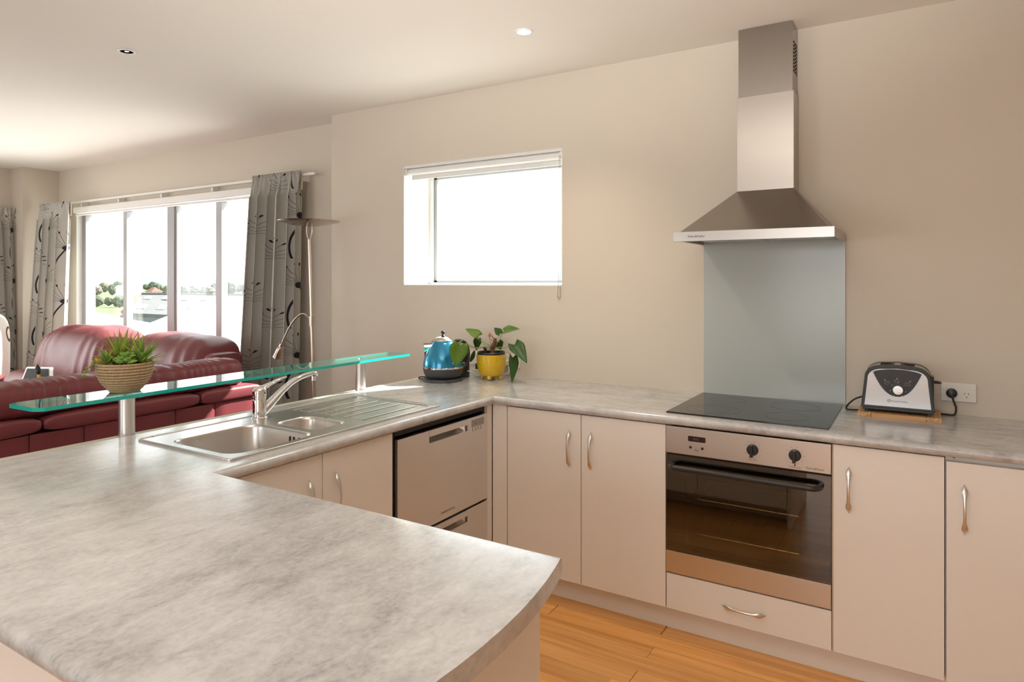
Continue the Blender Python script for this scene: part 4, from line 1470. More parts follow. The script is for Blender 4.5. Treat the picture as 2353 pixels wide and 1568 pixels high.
for zr in range(9):
    zz = 0.040 + zr * 0.0105
    rr = 0.068 + (0.0785 - 0.068) * min(1, (zz - 0.036) / 0.05) if zz < 0.086 else 0.0772 + (zz - 0.086) * 0.04
    for k in range(24):
        a = 2 * PI * (k + 0.5 * (zr % 2)) / 24 - 2.2
        if math.cos(a - math.radians(-65)) < -0.2:
            continue
        lc = Vector((math.cos(a) * rr, math.sin(a) * rr, zz))
        if nub0 is None:
            nub0 = nub.build('glaze_dot', m_yellow, pot, world=False)
            nub0.location = lc
        else:
            share(nub0, 'glaze_dot', pot, lc)
b = MB().lathe([(0.066, 0.122), (0.074, 0.122), (0.0755, 0.147), (0.073, 0.150), (0.068, 0.148), (0.066, 0.122)], pcn, 40)
b.build('inner_pot', m_black, t, smooth=40)
MB().lathe([(0.0, 0.134), (0.05, 0.132), (0.067, 0.128)], pcn, 24).build('soil', m_soil, t)
px_ = lambda x, y: (930 + x / 7.13, 720 + y / 7.13)
crown = pcn + Vector((0.010, 0, 0.135))
MB().tube([crown, crown + Vector((-0.004, 0, 0.03)), crown + Vector((0.010, 0.002, 0.06)), crown + Vector((0.016, 0, 0.088))], [0.013, 0.014, 0.012, 0.007], 9).build('woody_stem', m_stem, t)
for k in range(10):
    a = k * 2.4
    leaf('dry_sheath', m_stem, t, crown + Vector((0.006, 0, 0.01 + 0.008 * k)), crown + Vector((0.006 + 0.022 * math.cos(a), 0.022 * math.sin(a), 0.028 + 0.009 * k)), 0.008, (0, 0, 1), n=4)
toward = Vector((0.53, -0.83, 0.15))
LV = [  # base px, tip px, depth y base, tip, width, normal tweak, material, shape, stem start offset
    ((1205, 375), (997, 243), 3.00, 2.98, 0.060, (0, 0, 0.9), m_leaf, 'heart'),
    ((905, 520), (825, 880), 2.70, 2.685, 0.096, (0.1, 0, 0.2), m_leaf, 'heart'),
    ((915, 500), (775, 590), 2.715, 2.74, 0.056, (0, 0.2, 0.8), m_leaf, 'heart'),
    ((1190, 425), (1178, 612), 3.04, 3.04, 0.046, (0.2, 0, 0.1), m_leafd, 'heart'),
    ((1630, 300), (1862, 238), 3.02, 3.00, 0.062, (0, 0, 0.8), m_leaf, 'heart'),
    ((1800, 520), (2000, 792), 2.97, 2.93, 0.082, (0.2, 0, 0.3), m_leafd, 'heart'),
    ((1770, 730), (1775, 1137), 2.94, 2.91, 0.060, (0.7, 0.2, 0.0), m_leafd, 'heart'),
    ((1568, 335), (1460, 232), 3.06, 3.07, 0.042, (-0.5, 0, 0.5), m_leafd, 'heart'),
    ((1530, 465), (1575, 610), 3.08, 3.09, 0.050, (0, 0, 0.4), m_leafd, 'heart'),
    ((1140, 618), (1075, 815), 3.04, 3.03, 0.026, (0.9, 0, 0), m_leafd, 'ovate'),
]
for (bp_, tp_, yb, yt, w_, nt_, mm, sh) in LV:
    p0 = at_y(*px_(*bp_), yb)
    p1 = at_y(*px_(*tp_), yt)
    leaf('leaf', mm, t, p0, p1, w_, toward + Vector(nt_), curl=0.10, fold=0.16, shape=sh)
    mid = crown.lerp(p0, 0.55) + Vector((0, 0, 0.028 if p0.z < crown.z + 0.06 else 0.006))
    q0 = crown + Vector((random.uniform(-0.01, 0.01), random.uniform(-0.01, 0.01), 0.02))
    sp_ = [q0, q0.lerp(mid, 0.5) + Vector((0, 0, 0.012)), mid, mid.lerp(p0, 0.6) + Vector((0, 0, 0.006)), p0]
    MB().tube(sp_, [0.0019, 0.0018, 0.0017, 0.0015, 0.0012], 6).build('leaf_stalk', m_stemg, t, smooth=80)
p0 = at_y(*px_(1390, 400), 3.02)
p1 = at_y(*px_(1400, 318), 3.02)
leaf('faded_bloom', m_flower, t, p0, p1, 0.016, toward, shape='ovate', fold=0.3)
MB().tube([crown, p0], 0.0015, 6).build('bloom_stalk', m_stemg, t)
sn_ = at_y(*px_(1320, 610), 2.98)
MB().tube([Vector((sn_.x, sn_.y, ZT + 0.13)), sn_ + Vector((0, 0, 0.006)), sn_ + Vector((-0.010, 0, 0.018))], [0.008, 0.009, 0.005], 8).build('cut_stump', m_soil, t)

# ------------------------------------------------------------------ toaster on its board
t = thing('bamboo_board', 'small bamboo board lying under the toaster', 'board', (-0.067, 3.05, ZT))
MB().box(-0.160, 2.948, ZT, 0.022, 3.150, ZT + 0.017).build('centre_strips', m_board, t, bevel=0.0012)
for x0, x1 in ((-0.207, -0.1605), (0.0225, 0.072)):
    for k in range(4):
        xa = x0 + (x1 - x0) / 4 * k
        MB().box(xa, 2.948, ZT, xa + (x1 - x0) / 4 - 0.0003, 3.150, ZT + 0.017).build('end_strip', m_board2, t, bevel=0.0008)
ZB0 = ZT + 0.017
xc, ty0, ty1 = -0.0725, 2.962, 3.106
t = thing('toaster', 'black and brushed steel two-slot toaster on a bamboo board', 'toaster', (xc, (ty0 + ty1) / 2, ZB0))


def tprof(sc=1.0, z0=0.916, zt=1.083, wb=0.124, wt=0.112, n=12):
    """toaster outline seen from the front"""
    right = [(wb * sc, z0)]
    zc = zt - 0.052
    for k in range(n + 1):
        a = PI / 2 * k / n
        right.append((((wt - 0.070) + 0.070 * math.cos(a) ** 0.8) * sc, zc + (0.052 - (1 - sc) * 0.10) * math.sin(a) ** 0.9))
    right.append((0.0, zt + 0.003 - (1 - sc) * 0.10))
    pts = [(xc + x, z) for x, z in right] + [(xc - x, z) for x, z in reversed(right[:-1])]
    return pts


op = tprof()
MB().extrude([(x, ty0, z) for x, z in op], (0, 0.026, 0)).build('front_frame', m_black, t, smooth=40, bevel=0.003)
MB().extrude([(x, ty0 + 0.0265, z) for x, z in tprof(0.985)], (0, ty1 - ty0 - 0.053, 0)).build('steel_shell', m_toast, t, smooth=40, bevel=0.001)
MB().extrude([(x, ty1 - 0.026, z) for x, z in op], (0, 0.026, 0)).build('rear_frame', m_black, t, smooth=40, bevel=0.003)
MB().extrude([(x, ty1 - 0.003, z + 0.002) for x, z in tprof(0.94, z0=1.03)], (0, 0.006, 0)).build('rear_trim', m_chrome, t, smooth=40)
for yy in (ty0 + 0.040, ty1 - 0.066):
    MB().box(xc - 0.058, yy, 1.060, xc + 0.058, yy + 0.026, 1.0838).build('bread_slot', m_shadow, t, smooth=0)
MB().box(xc - 0.118, ty0 + 0.006, ZB0 + 0.010, xc + 0.118, ty1 - 0.006, 0.917).build('base_tray', m_black, t, bevel=0.002)
for sx in (-0.105, 0.105):
    for yy in (ty0 + 0.012, ty1 - 0.024):
        MB().box(xc + sx - 0.006, yy, ZB0, xc + sx + 0.006, yy + 0.012, ZB0 + 0.012).build('foot', m_rubber, t, bevel=0.001)
# front skin: steel wings around a black control shield
zs0 = 0.925
rimz = tprof(0.90, z0=zs0, zt=1.080)
MB().extrude([(x, ty0 - 0.0012, z) for x, z in rimz], (0, 0.0014, 0)).build('front_panel', m_toast, t, smooth=30)
sh = []
for k in range(33):
    s_ = k / 32.0 * 2 - 1
    sh.append((xc + 0.082 * s_, 0.9640 + 0.092 * abs(s_) ** 2.2))
topc = [(xc + 0.082 - 0.164 * k / 16, 1.056 + 0.0145 * math.sin(PI * k / 16) ** 0.6) for k in range(1, 16)]
shield = MB().extrude([(x, ty0 - 0.0030, z) for x, z in sh + topc], (0, 0.0020, 0)).build('control_shield', m_black, t, smooth=30, bevel=0.0004)
MB().tube([(x, ty0 - 0.0028, z) for x, z in sh], 0.0011, 6).build('shield_trim', m_chrome, t, smooth=80)
kb = MB().lathe([(0.0185, 0.0), (0.0185, 0.009), (0.0165, 0.0115), (0.0, 0.012)], n=32)
ko = kb.build('browning_knob', m_alu, shield, world=False, smooth=40)
ko.rotation_euler = (PI / 2, 0, 0)
ko.location = Vector((xc + 0.003, ty0 - 0.003, 0.9920)) - t.location
MB().ball((xc + 0.008, ty0 - 0.0152, 0.983), 0.0013).build('knob_mark', m_print, shield)
for (bx, bz, an) in ((-0.033, 1.0165, 0.35), (0.0, 1.025, 0.0), (0.035, 1.0165, -0.35)):
    pts = []
    for k in range(20):
        a = 2 * PI * k / 20
        ex, ez = 0.0085 * math.cos(a), 0.0048 * math.sin(a)
        pts.append((xc + bx + ex * math.cos(an) - ez * math.sin(an), ty0 - 0.0036, bz + ex * math.sin(an) + ez * math.cos(an)))
    bt = MB().extrude(pts, (0, 0.0006, 0)).build('button', m_black, shield, smooth=30)
    MB().tube(pts, 0.0007, 5, closed=True).build('button_ring', m_chrome, bt)
    MB().ball((xc + bx * 1.25, ty0 - 0.0032, bz + 0.0105), 0.0018, sy=0.3, n=8, m=6).build('indicator_lamp', m_lprint, shield)
for k in range(7):
    a = math.radians(-150 + 50 * k)
    text('scale_number', str(k + 1), 0.006, (xc + 0.003 + 0.0265 * math.sin(a), ty0 - 0.0031, 0.990 + 0.0265 * math.cos(a)), (1, 0, 0), (0, 0, 1), m_lprint, shield, align='CENTER')
text('brand_lettering', 'Russell Hobbs', 0.0095, (xc - 0.020, ty0 - 0.0013, 0.9440), (1, 0, 0), (0, 0, 1), m_print, t)
MB().tube([(xc - 0.0275 + 0.0052 * math.cos(2 * PI * k / 18), ty0 - 0.0014, 0.9475 + 0.0052 * math.sin(2 * PI * k / 18)) for k in range(18)], 0.0008, 5, closed=True).build('brand_emblem', m_print, t)
text('emblem_letter', 'R', 0.0075, (xc - 0.0298, ty0 - 0.0013, 0.9448), (1, 0, 0), (0, 0, 1), m_print, t)
MB().box(xc + 0.110, ty0 + 0.045, 0.955, xc + 0.121, ty0 + 0.095, 1.045).build('lever_slide', m_black, t, bevel=0.003)
MB().tube([(xc + 0.118, ty0 + 0.07, 1.022), (xc + 0.135, ty0 + 0.07, 1.022), (xc + 0.146, ty0 + 0.07, 1.0205)], [(0.013, 0.006), (0.013, 0.006), (0.008, 0.003)], 12).build('lever', m_black, t, smooth=70)
MB().tube([(xc - 0.10, ty1 - 0.02, 0.945), (xc - 0.150, ty1 - 0.01, 0.925), (xc - 0.178, ty1 - 0.02, 0.900), (xc - 0.185, ty1 - 0.04, ZT + 0.0045), (xc - 0.165, ty1 - 0.06, ZT + 0.0045), (xc - 0.140, ty1 - 0.05, ZT + 0.0045)],
          0.0034, 8).build('power_cord', m_rubber, t, smooth=80)

# ------------------------------------------------------------------ blinds
t = thing('roller_blind', 'white rolled-up blind with bead chain in the small kitchen window', 'blind', ((WX0 + WX1) / 2, 3.2, 2.07))
MB().box(WX0 + 0.003, 3.178, 2.114, WX1 - 0.003, 3.235, 2.1295).build('head_rail', m_white, t, bevel=0.002)
MB().cyl((WX0 + 0.022, 3.208, 2.094), (WX1 - 0.022, 3.208, 2.094), 0.021, n=24).build('fabric_roll', m_white, t, smooth=50)
for x0 in (WX0 + 0.005, WX1 - 0.020):
    MB().box(x0, 3.182, 2.070, x0 + 0.015, 3.234, 2.113).build('bracket', m_white, t, bevel=0.002)
MB().box(WX0 + 0.03, 3.220, 2.046, WX1 - 0.03, 3.228, 2.076).build('bottom_bar', m_white, t, bevel=0.002)
ch = []
for k in range(60):
    ch.append((-1.6435, 3.170, 2.085 - k * 0.0128))
for k in range(7):
    a = PI * k / 6
    ch.append((-1.6515 + 0.008 * math.cos(a), 3.168, 1.330 - 0.010 * math.sin(a)))
for k in range(60):
    ch.append((-1.6595 + 0.010 * min(1, k / 12), 3.170, 1.330 + k * 0.0128))
b = MB()
b.tube(ch, 0.0009, 5)
for p in ch[::1]:
    b.ball(p, 0.0022, n=6, m=4)
b.build('bead_chain', m_grey, t, smooth=60, merge=False)

t = thing('roller_blind', 'long white rolled-up blind across the living room window head', 'blind', (-5.6, 3.31, 2.06))
MB().box(LX0 + 0.10, 3.262, 2.072, LX1 + 0.03, W2 - 0.002, 2.128).build('cassette', m_white, t, bevel=0.008, seg=3)
MB().box(LX0 + 0.105, 3.280, 2.046, LX1 + 0.02, 3.300, 2.066).build('bottom_bar', m_white, t, bevel=0.004)


# ------------------------------------------------------------------ curtains
def curtain(name, label, pa, pb, qa, qb, z1, z0, folds, seed, lining_side=1):
    """pa-pb = top line, qa-qb = bottom line (x, y); pleated heading, printed face"""
    rg = random.Random(seed)
    pa, pb, qa, qb = Vector((*pa, 0)), Vector((*pb, 0)), Vector((*qa, 0)), Vector((*qb, 0))
    nu, nv = folds * 18, 64
    ph = [rg.uniform(-0.5, 0.5) for _ in range(folds + 2)]
    am = [rg.uniform(0.75, 1.25) for _ in range(folds + 2)]
    vs, fs, uv = [], [], []
    span = (pb - pa).length
    cloth = span * 1.6
    for j in range(nv + 1):
        v = j / nv
        z = z1 + (z0 - z1) * v
        drop = (z1 - z)
        hd = min(1.0, drop / 0.13)
        for i in range(nu + 1):
            u = i / nu
            a, c = pa.lerp(pb, u), qa.lerp(qb, u)
            base = a.lerp(c, v)
            dr_ = (pb - pa).lerp(qb - qa, v).normalized()
            nr = Vector((dr_.y, -dr_.x, 0))
            f = u * folds
            k = int(f)
            wob = ph[k] * (1 - (f - k)) + ph[k + 1] * (f - k)
            amp = am[k] * (1 - (f - k)) + am[k + 1] * (f - k)
            big = math.sin(2 * PI * f + wob * 1.6 * hd)
            small = 0.45 * math.sin(4 * PI * f)
            A = 0.012 + 0.046 * hd * (0.72 + 0.28 * v)
            pinch = math.exp(-((drop - 0.125) / 0.022) ** 2)
            A *= 1 - 0.55 * pinch
            off = A * big * amp * hd + (0.015 * (1 - hd) + 0.012 * pinch) * math.sin(6 * PI * f)
            lat = 0.35 * A * math.sin(4 * PI * f) * hd
            p = base + nr * off + dr_ * lat
            vs.append((p.x, p.y, z))
            uv.append((u * cloth, z + 0.11 * seed))
    for j in range(nv):
        for i in range(nu):
            q = j * (nu + 1) + i
            fs.append((q, q + 1, q + nu + 2, q + nu + 1))
    mid = (pa + pb) / 2
    t = thing(name, label, 'curtain', (mid.x, mid.y, z0))
    b = MB().add(vs, fs)
    b.uv = uv
    b.build('printed_cloth', m_curtain, t, smooth=80, solid=0.003, recalc=False)
    b = MB()
    hdz = z1 - 0.135
    # stitched heading tape behind the pleats
    nr = Vector(((pb - pa).y, -(pb - pa).x, 0)).normalized()
    q0, q1 = pa - nr * 0.024 * lining_side, pb - nr * 0.024 * lining_side
    b.extrude([(q0.x, q0.y, hdz), (q1.x, q1.y, hdz), (q1.x, q1.y, z1 - 0.01), (q0.x, q0.y, z1 - 0.01)], (0, 0.004 if abs(nr.y) > abs(nr.x) else 0, 0) if abs(nr.y) > abs(nr.x) else (0.004, 0, 0))
    b.build('heading_tape', m_lining, t, smooth=0)
    return t


curtain('curtain', 'grey seed-head print curtain at the right of the living window beside the lamp', (-4.262, 3.225), (-3.752, 3.225), (-4.36, 3.17), (-3.752, 3.17), 2.200, 0.03, 5, 5)
curtain('curtain', 'grey seed-head print curtain at the left of the living window by the pillar', (-7.36, 3.13), (-6.82, 3.13), (-7.36, 3.00), (-6.69, 3.00), 2.165, 0.03, 4, 11)
curtain('curtain', 'seed-head print curtain at the far left picture edge behind the armchair', (-7.62, 2.30), (-7.62, 3.03), (-7.60, 2.30), (-7.60, 3.10), 2.13, 0.03, 7, 3)

t = thing('curtain_track', 'white curtain track with wall brackets above the living room window', 'curtain track', (-5.4, 3.26, 2.17))
MB().box(-7.10, 3.256, 2.164, -3.64, 3.276, 2.184).build('rail', m_white, t, bevel=0.002)
for u in (185, 270, 368, 485, 692):
    bx = at_y(u, 440, 3.27).x
    MB().box(bx - 0.012, 3.277, 2.131, bx + 0.012, W2 - 0.001, 2.175).build('bracket', m_white, t, bevel=0.002)
t = thing('curtain_track', 'white curtain track on the left wall above the armchair', 'curtain track', (-7.66, 1.6, 2.12))
MB().box(-7.672, 0.1, 2.105, -7.648, 3.015, 2.13).build('rail', m_white, t, bevel=0.002)
for yy in (0.2, 1.6, 2.9):
    MB().box(-7.719, yy, 2.10, -7.672, yy + 0.02, 2.125).build('bracket', m_white, t, bevel=0.002)

# ------------------------------------------------------------------ floor lamp
t = thing('floor_lamp', 'brushed nickel uplighter floor lamp with curved reading arm beside the curtain', 'floor lamp', (-3.215, 2.9, 0))
LY = 2.9
pb_, pt_ = Vector((-3.215, LY, 0.02)), Vector((-3.283, LY, 1.675))
MB().lathe([(0.0, 0.0), (0.135, 0.0), (0.138, 0.010), (0.120, 0.020), (0.02, 0.028), (0.0, 0.028)], (pb_.x, LY, 0), 40).build('base', m_lamp, t, smooth=40)
pm = pb_.lerp(pt_, 0.70)
MB().cyl(pb_, pm, 0.0125, n=16).build('lower_pole', m_lamp, t, smooth=50)
MB().cyl(pm, pt_, 0.0095, n=16).build('upper_pole', m_lamp, t, smooth=50)
MB().cyl(pm - Vector((0, 0, 0.05)), pm + Vector((0, 0, 0.01)), 0.015, n=16).build('joint', m_lamp, t, smooth=50)
for s_ in (-1, 1):
    MB().tube([pt_ + Vector((0, 0, -0.01)), pt_ + Vector((0.014 * s_, 0, 0.016)), pt_ + Vector((0.024 * s_, 0, 0.045)), pt_ + Vector((0.024 * s_, 0, 0.085))], 0.004, 8).build('fork', m_lamp, t, smooth=80)
dc = Vector((pt_.x - 0.004, LY, 1.757))
dish = MB().lathe([(0.0, 0.0), (0.045, 0.001), (0.12, 0.014), (0.188, 0.030), (0.193, 0.034), (0.186, 0.034), (0.11, 0.020), (0.0, 0.010)], dc, 48).build('dish_shade', m_lamp, t, smooth=50)
MB().ball(dc + Vector((0, 0, 0.040)), 0.012, sz=0.6).build('finial', m_lamp, dish)
hp_ = at_y(634, 812, LY)
ap = [pm + Vector((0, 0, 0.0)), at_y(716, 735, LY), at_y(700, 722, LY), at_y(686, 726, LY), at_y(668, 748, LY), at_y(653, 778, LY), at_y(648, 792, LY)]
MB().tube(ap, 0.0065, 10).build('reading_arm', m_lamp, t, smooth=80)
hd0, hd1 = at_y(648, 790, LY), at_y(637, 822, LY)
hdv = (hd1 - hd0).normalized()
MB().tube([hd0, hd0 + hdv * 0.02, hd0 + hdv * 0.045, hd1], [0.012, 0.014, 0.022, 0.030], 20).build('reading_head', m_lamp, t, smooth=50)
MB().tube([hd0 + hdv * 0.03 + Vector((0.022 * math.cos(a), 0.022 * math.sin(a), 0)) for a in [2 * PI * k / 16 for k in range(16)]], 0.0015, 6, closed=True).build('grip_ring', m_lamp, t)
MB().tube([hd1, hd1 + Vector((0.005, 0, -0.012)), hd1 + Vector((0.001, 0, -0.03))], 0.0022, 6).build('switch_stem', m_lamp, t, smooth=80)


# ------------------------------------------------------------------ sofas
def pillow(c, h, e1=0.45, e2=0.45, wr=0.0, fr=6.0, seed=0, nu=48, nv=24, ruche=None):
    c = Vector(c)
    vs, fs = [], []
    sg = lambda q, e: math.copysign(abs(q) ** e, q)
    for j in range(nv + 1):
        v = -PI / 2 + PI * j / nv
        for i in range(nu):
            u = 2 * PI * i / nu
            x = sg(math.cos(v), e1) * sg(math.cos(u), e2)
            y = sg(math.cos(v), e1) * sg(math.sin(u), e2)
            z = sg(math.sin(v), e1)
            p = Vector((x * h[0], y * h[1], z * h[2]))
            if wr:
                q = p * fr + Vector((seed * 3.1, seed * 1.7, 0))
                p *= 1 + wr * (noise.noise(q) + 0.5 * noise.noise(q * 2.3))
            if ruche:
                p += ruche(p, h)
            vs.append(c + p)
    for j in range(nv):
        for i in range(nu):
            fs.append((j * nu + i, j * nu + (i + 1) % nu, (j + 1) * nu + (i + 1) % nu, (j + 1) * nu + i))
    return MB().add(vs, fs)


t = thing('sofa', 'maroon leather sofa seen from behind, running alongside the sink run', 'sofa', (-3.4, 1.0, 0))
SY0, SY1 = -0.15, 2.30
seams = [-0.15, 0.02, 0.224, 0.428, 0.632, 0.836, 1.040, 1.240, 1.444, 1.650, 1.849, 2.055, 2.285]
for a, c in zip(seams, seams[1:]):
    b = MB()
    nu = 10
    vs, fs = [], []
    for j in range(9):
        zz = 0.08 + (0.80 - 0.08) * j / 8
        for i in range(nu + 1):
            f = i / nu
            yy = a + 0.0015 + (c - a - 0.003) * f
            bul = 0.012 * (1 - (2 * f - 1) ** 6)
            vs.append((-3.012 + bul, yy, zz))
    for j in range(8):
        for i in range(nu):
            q = j * (nu + 1) + i
            fs.append((q, q + 1, q + nu + 2, q + nu + 1))
    n0 = len(vs)
    vs += [(x - 0.06, y, z) for x, y, z in vs]
    fs += [tuple(i + n0 for i in reversed(f_)) for f_ in fs]
    m_ = nu + 1
    for i in range(nu):
        fs.append((i, i + n0, i + 1 + n0, i + 1))
        q = 8 * m_ + i
        fs.append((q, q + 1, q + 1 + n0, q + n0))
    for j in range(8):
        q = j * m_
        fs.append((q, q + m_, q + m_ + n0, q + n0))
        q = j * m_ + nu
        fs.append((q, q + n0, q + m_ + n0, q + m_))
    b.add(vs, fs)
    b.build('back_panel', m_leather, t, smooth=50)
for a, c in ((-0.16, 0.55), (0.553, 1.28), (1.283, 1.965), (1.968, 2.312)):
    pillow((-3.035, (a + c) / 2, 0.836), (0.052, (c - a) / 2, 0.036), 0.5, 0.18, 0.0, nu=40, nv=16).build('padded_band', m_leather, t, smooth=80)


def ruche1(p, h):
    k = max(0.0, p.z / h[2])
    w = math.sin(p.y * 95 + 3 * math.sin(p.y * 17)) * 0.5 + math.sin(p.y * 41 + 1.3) * 0.5
    return Vector((0.004 * w * (1 - k * 0.4), 0, 0.005 * w * k))


def long_roll(y0, y1, cx, cz, hx, hz, name, amp=1.0):
    """upholstered roll lying along y with gathered leather"""
    nu, nv = 420, 18
    vs, fs = [], []
    for i in range(nu + 1):
        f = i / nu
        yy = y0 + (y1 - y0) * f
        e = min(1.0, min(f, 1 - f) * (y1 - y0) / 0.05)
        cap_ = math.sqrt(max(0.0, 1 - (1 - e) ** 2)) * 0.75 + 0.25 * e
        w = math.sin(yy * 150 + 3.5 * math.sin(yy * 19)) * 0.35 + 0.5 * noise.noise(Vector((yy * 34, 1.7, 0)))
        for k in range(nv):
            a = 2 * PI * k / nv
            cx_, sz_ = math.cos(a), math.sin(a)
            rx = math.copysign(abs(cx_) ** 0.6, cx_) * hx * cap_
            rz = math.copysign(abs(sz_) ** 0.6, sz_) * hz * cap_
            g = amp * (0.003 + 0.004 * max(0, sz_)) * w
            vs.append((cx + rx * (1 + g / hx), yy, cz + rz * (1 + g / hz) + 0.006 * noise.noise(Vector((yy * 4, 0, 2)))))
    for i in range(nu):
        for k in range(nv):
            fs.append((i * nv + k, i * nv + (k + 1) % nv, (i + 1) * nv + (k + 1) % nv, (i + 1) * nv + k))
    fs.append(tuple(range(nv)))
    fs.append(tuple(nu * nv + k for k in range(nv)))
    return MB().add(vs, fs).build(name, m_leather, t, smooth=80)


long_roll(SY0, 2.245, -3.105, 0.935, 0.105, 0.072, 'top_roll')
MB().box(-3.30, SY0 + 0.02, 0.10, -3.074, 2.27, 0.90).build('back_core', m_leather, t, bevel=0.03, seg=3)
for k in range(3):
    y0 = SY0 + 0.22 + k * 0.67
    pillow((-3.62, y0 + 0.33, 0.40), (0.34, 0.33, 0.10), 0.35, 0.3, 0.012, 5, k).build('seat_cushion', m_leather, t, smooth=80)
for yy in (SY0 + 0.10, SY1 - 0.12):
    pillow((-3.56, yy, 0.40), (0.36, 0.11, 0.20), 0.5, 0.35, 0.02, 4, yy).build('arm', m_leather, t, smooth=80)
MB().box(-3.96, SY0 + 0.2, 0.10, -3.30, SY1 - 0.2, 0.30).build('seat_base', m_leather, t, bevel=0.02)
for xx in (-3.88, -3.12):
    for yy in (SY0 + 0.10, SY1 - 0.12):
        MB().cyl((xx, yy, 0.0), (xx, yy, 0.11), 0.02, 0.028, 14).build('foot', m_black, t)

t = thing('sofa', 'maroon leather sofa with plump headrest cushions against the living window', 'sofa', (-5.2, 2.7, 0))
MB().box(-6.50, 2.83, 0.10, -4.05, 3.09, 0.66).build('back_core', m_leather, t, bevel=0.05, seg=4)
MB().box(-6.45, 2.20, 0.10, -4.10, 2.83, 0.28).build('seat_base', m_leather, t, bevel=0.03, seg=3)


def gathers(p, h):
    k = max(0.0, -p.z / h[2])
    a = p.x * 62 + 9.0 * p.z
    w = math.sin(a + 2 * noise.noise(Vector((p.x * 4, p.z * 4, 0))))
    fr = -1.0 if p.y < 0 else 0.4
    return Vector((0, fr * 0.017 * w * (0.22 + 0.78 * k) + 0.30 * p.z, 0.012 * noise.noise(Vector((p.x * 5, 3, 1)))))


lc = pillow((-5.77, 2.80, 0.80), (0.555, 0.21, 0.25), 0.72, 0.42, 0.05, 3.0, 1, 200, 48, gathers)
lc.build('headrest_cushion', m_leather, t, smooth=80)
rc = pillow((-4.53, 2.80, 0.83), (0.51, 0.19, 0.205), 0.68, 0.40, 0.06, 3.0, 4, 200, 44, gathers)
rc.build('headrest_cushion', m_leather, t, smooth=80)
pillow((-4.015, 2.80, 0.86), (0.07, 0.12, 0.07), 0.5, 0.5, 0.05, 5.0, 9).build('headrest_flap', m_leather, t, smooth=80)
pillow((-6.22, 2.66, 0.52), (0.36, 0.22, 0.16), 0.6, 0.5, 0.05, 3.0, 6, 80, 30, gathers).build('lumbar_cushion', m_leather, t, smooth=80)
for k in range(2):
    pillow((-5.80 + 1.15 * k, 2.50, 0.38), (0.56, 0.32, 0.11), 0.35, 0.3, 0.015, 4, k).build('seat_cushion', m_leather, t, smooth=80)
for xx in (-6.56, -4.09):
    pillow((xx, 2.62, 0.36), (0.12, 0.44, 0.26), 0.5, 0.35, 0.02, 4, xx).build('arm', m_leather, t, smooth=80)
    for yy in (2.28, 2.98):
        MB().cyl((xx, yy, 0.0), (xx, yy, 0.13), 0.02, 0.028, 14).build('foot', m_black, t)

# ------------------------------------------------------------------ armchair, small table, slate, brush
ac = Vector((-7.08, 2.10, 0))
t = thing('armchair', 'white armchair with red leaf print in sunlight at the left picture edge', 'armchair', ac)


def printed(b, name):
    b.uv = [(p[0] * 0.8 + p[1] * 0.7, p[2] + 0.3 * p[1]) for p in b.v]
    return b.build(name, m_floral, t, smooth=80)


printed(pillow(ac + Vector((0.02, 0.44, 0.76)), (0.33, 0.12, 0.37), 0.45, 0.4, 0.015, 4, 2), 'backrest')
printed(pillow(ac + Vector((0, 0.06, 0.42)), (0.28, 0.34, 0.10), 0.35, 0.3, 0.01, 4, 3), 'seat_cushion')
for s_ in (-1, 1):
    printed(pillow(ac + Vector((0.31 * s_, 0.08, 0.46)), (0.075, 0.40, 0.16), 0.5, 0.35, 0.01, 4, 5), 'arm')
printed(MB().box(ac.x - 0.30, ac.y - 0.26, 0.14, ac.x + 0.30, ac.y + 0.42, 0.34), 'seat_base')
for sx in (-0.26, 0.26):
    for sy in (-0.22, 0.40):
        MB().cyl(ac + Vector((sx, sy, 0)), ac + Vector((sx, sy, 0.15)), 0.016, 0.024, 12).build('leg', m_pine, t)

tp = at_y(62, 889, 2.0)
t = thing('side_table', 'small pale wooden side table behind the long sofa', 'table', (tp.x, 2.0, 0))
tz = tp.z
MB().box(tp.x - 0.22, 1.80, tz - 0.025, tp.x + 0.42, 2.16, tz).build('table_top', m_pine, t, bevel=0.004)
for sx in (-0.18, 0.38):
    for sy in (1.84, 2.12):
        MB().cyl((tp.x + sx, sy, 0), (tp.x + sx, sy, tz - 0.025), 0.014, 0.018, 12).build('leg', m_pine, t)
t = thing('slate_board', 'small dark slate panel in a white frame propped on the side table', 'framed panel', (tp.x + 0.06, 2.06, tz))
A0, A1, A2, A3 = at_y(45, 884, 2.02), at_y(118, 884, 2.02), at_y(118, 846, 2.14), at_y(60, 845, 2.14)
A0.z = A1.z = tz + 0.001
fw = 0.016
b = MB().extrude([A0, A1, A2, A3], (0, 0.012, 0.004))
b.build('frame', m_white, t, bevel=0.002)
cn = (A0 + A1 + A2 + A3) / 4
b = MB().extrude([p.lerp(cn, 0.16) + Vector((0, -0.004, 0.0035)) for p in (A0, A1, A2, A3)], (0, 0.002, 0.0006))
b.build('slate', m_slate, t, smooth=0)
bt_, bb_ = at_y(86, 838, 1.97), at_y(92, 884, 1.97)
bb_.z = tz
t = thing('brush', 'black-tipped brush with amber handle standing on the side table', 'brush', bb_)
MB().tube([bb_, bb_.lerp(bt_, 0.35), bb_.lerp(bt_, 0.62)], [0.008, 0.010, 0.008], 12).build('handle', m_yflow, t, smooth=70)
MB().tube([bb_.lerp(bt_, 0.60), bb_.lerp(bt_, 0.72), bb_.lerp(bt_, 0.88), bt_], [0.007, 0.014, 0.014, 0.005], 12).build('bristles', m_black, t, smooth=70)


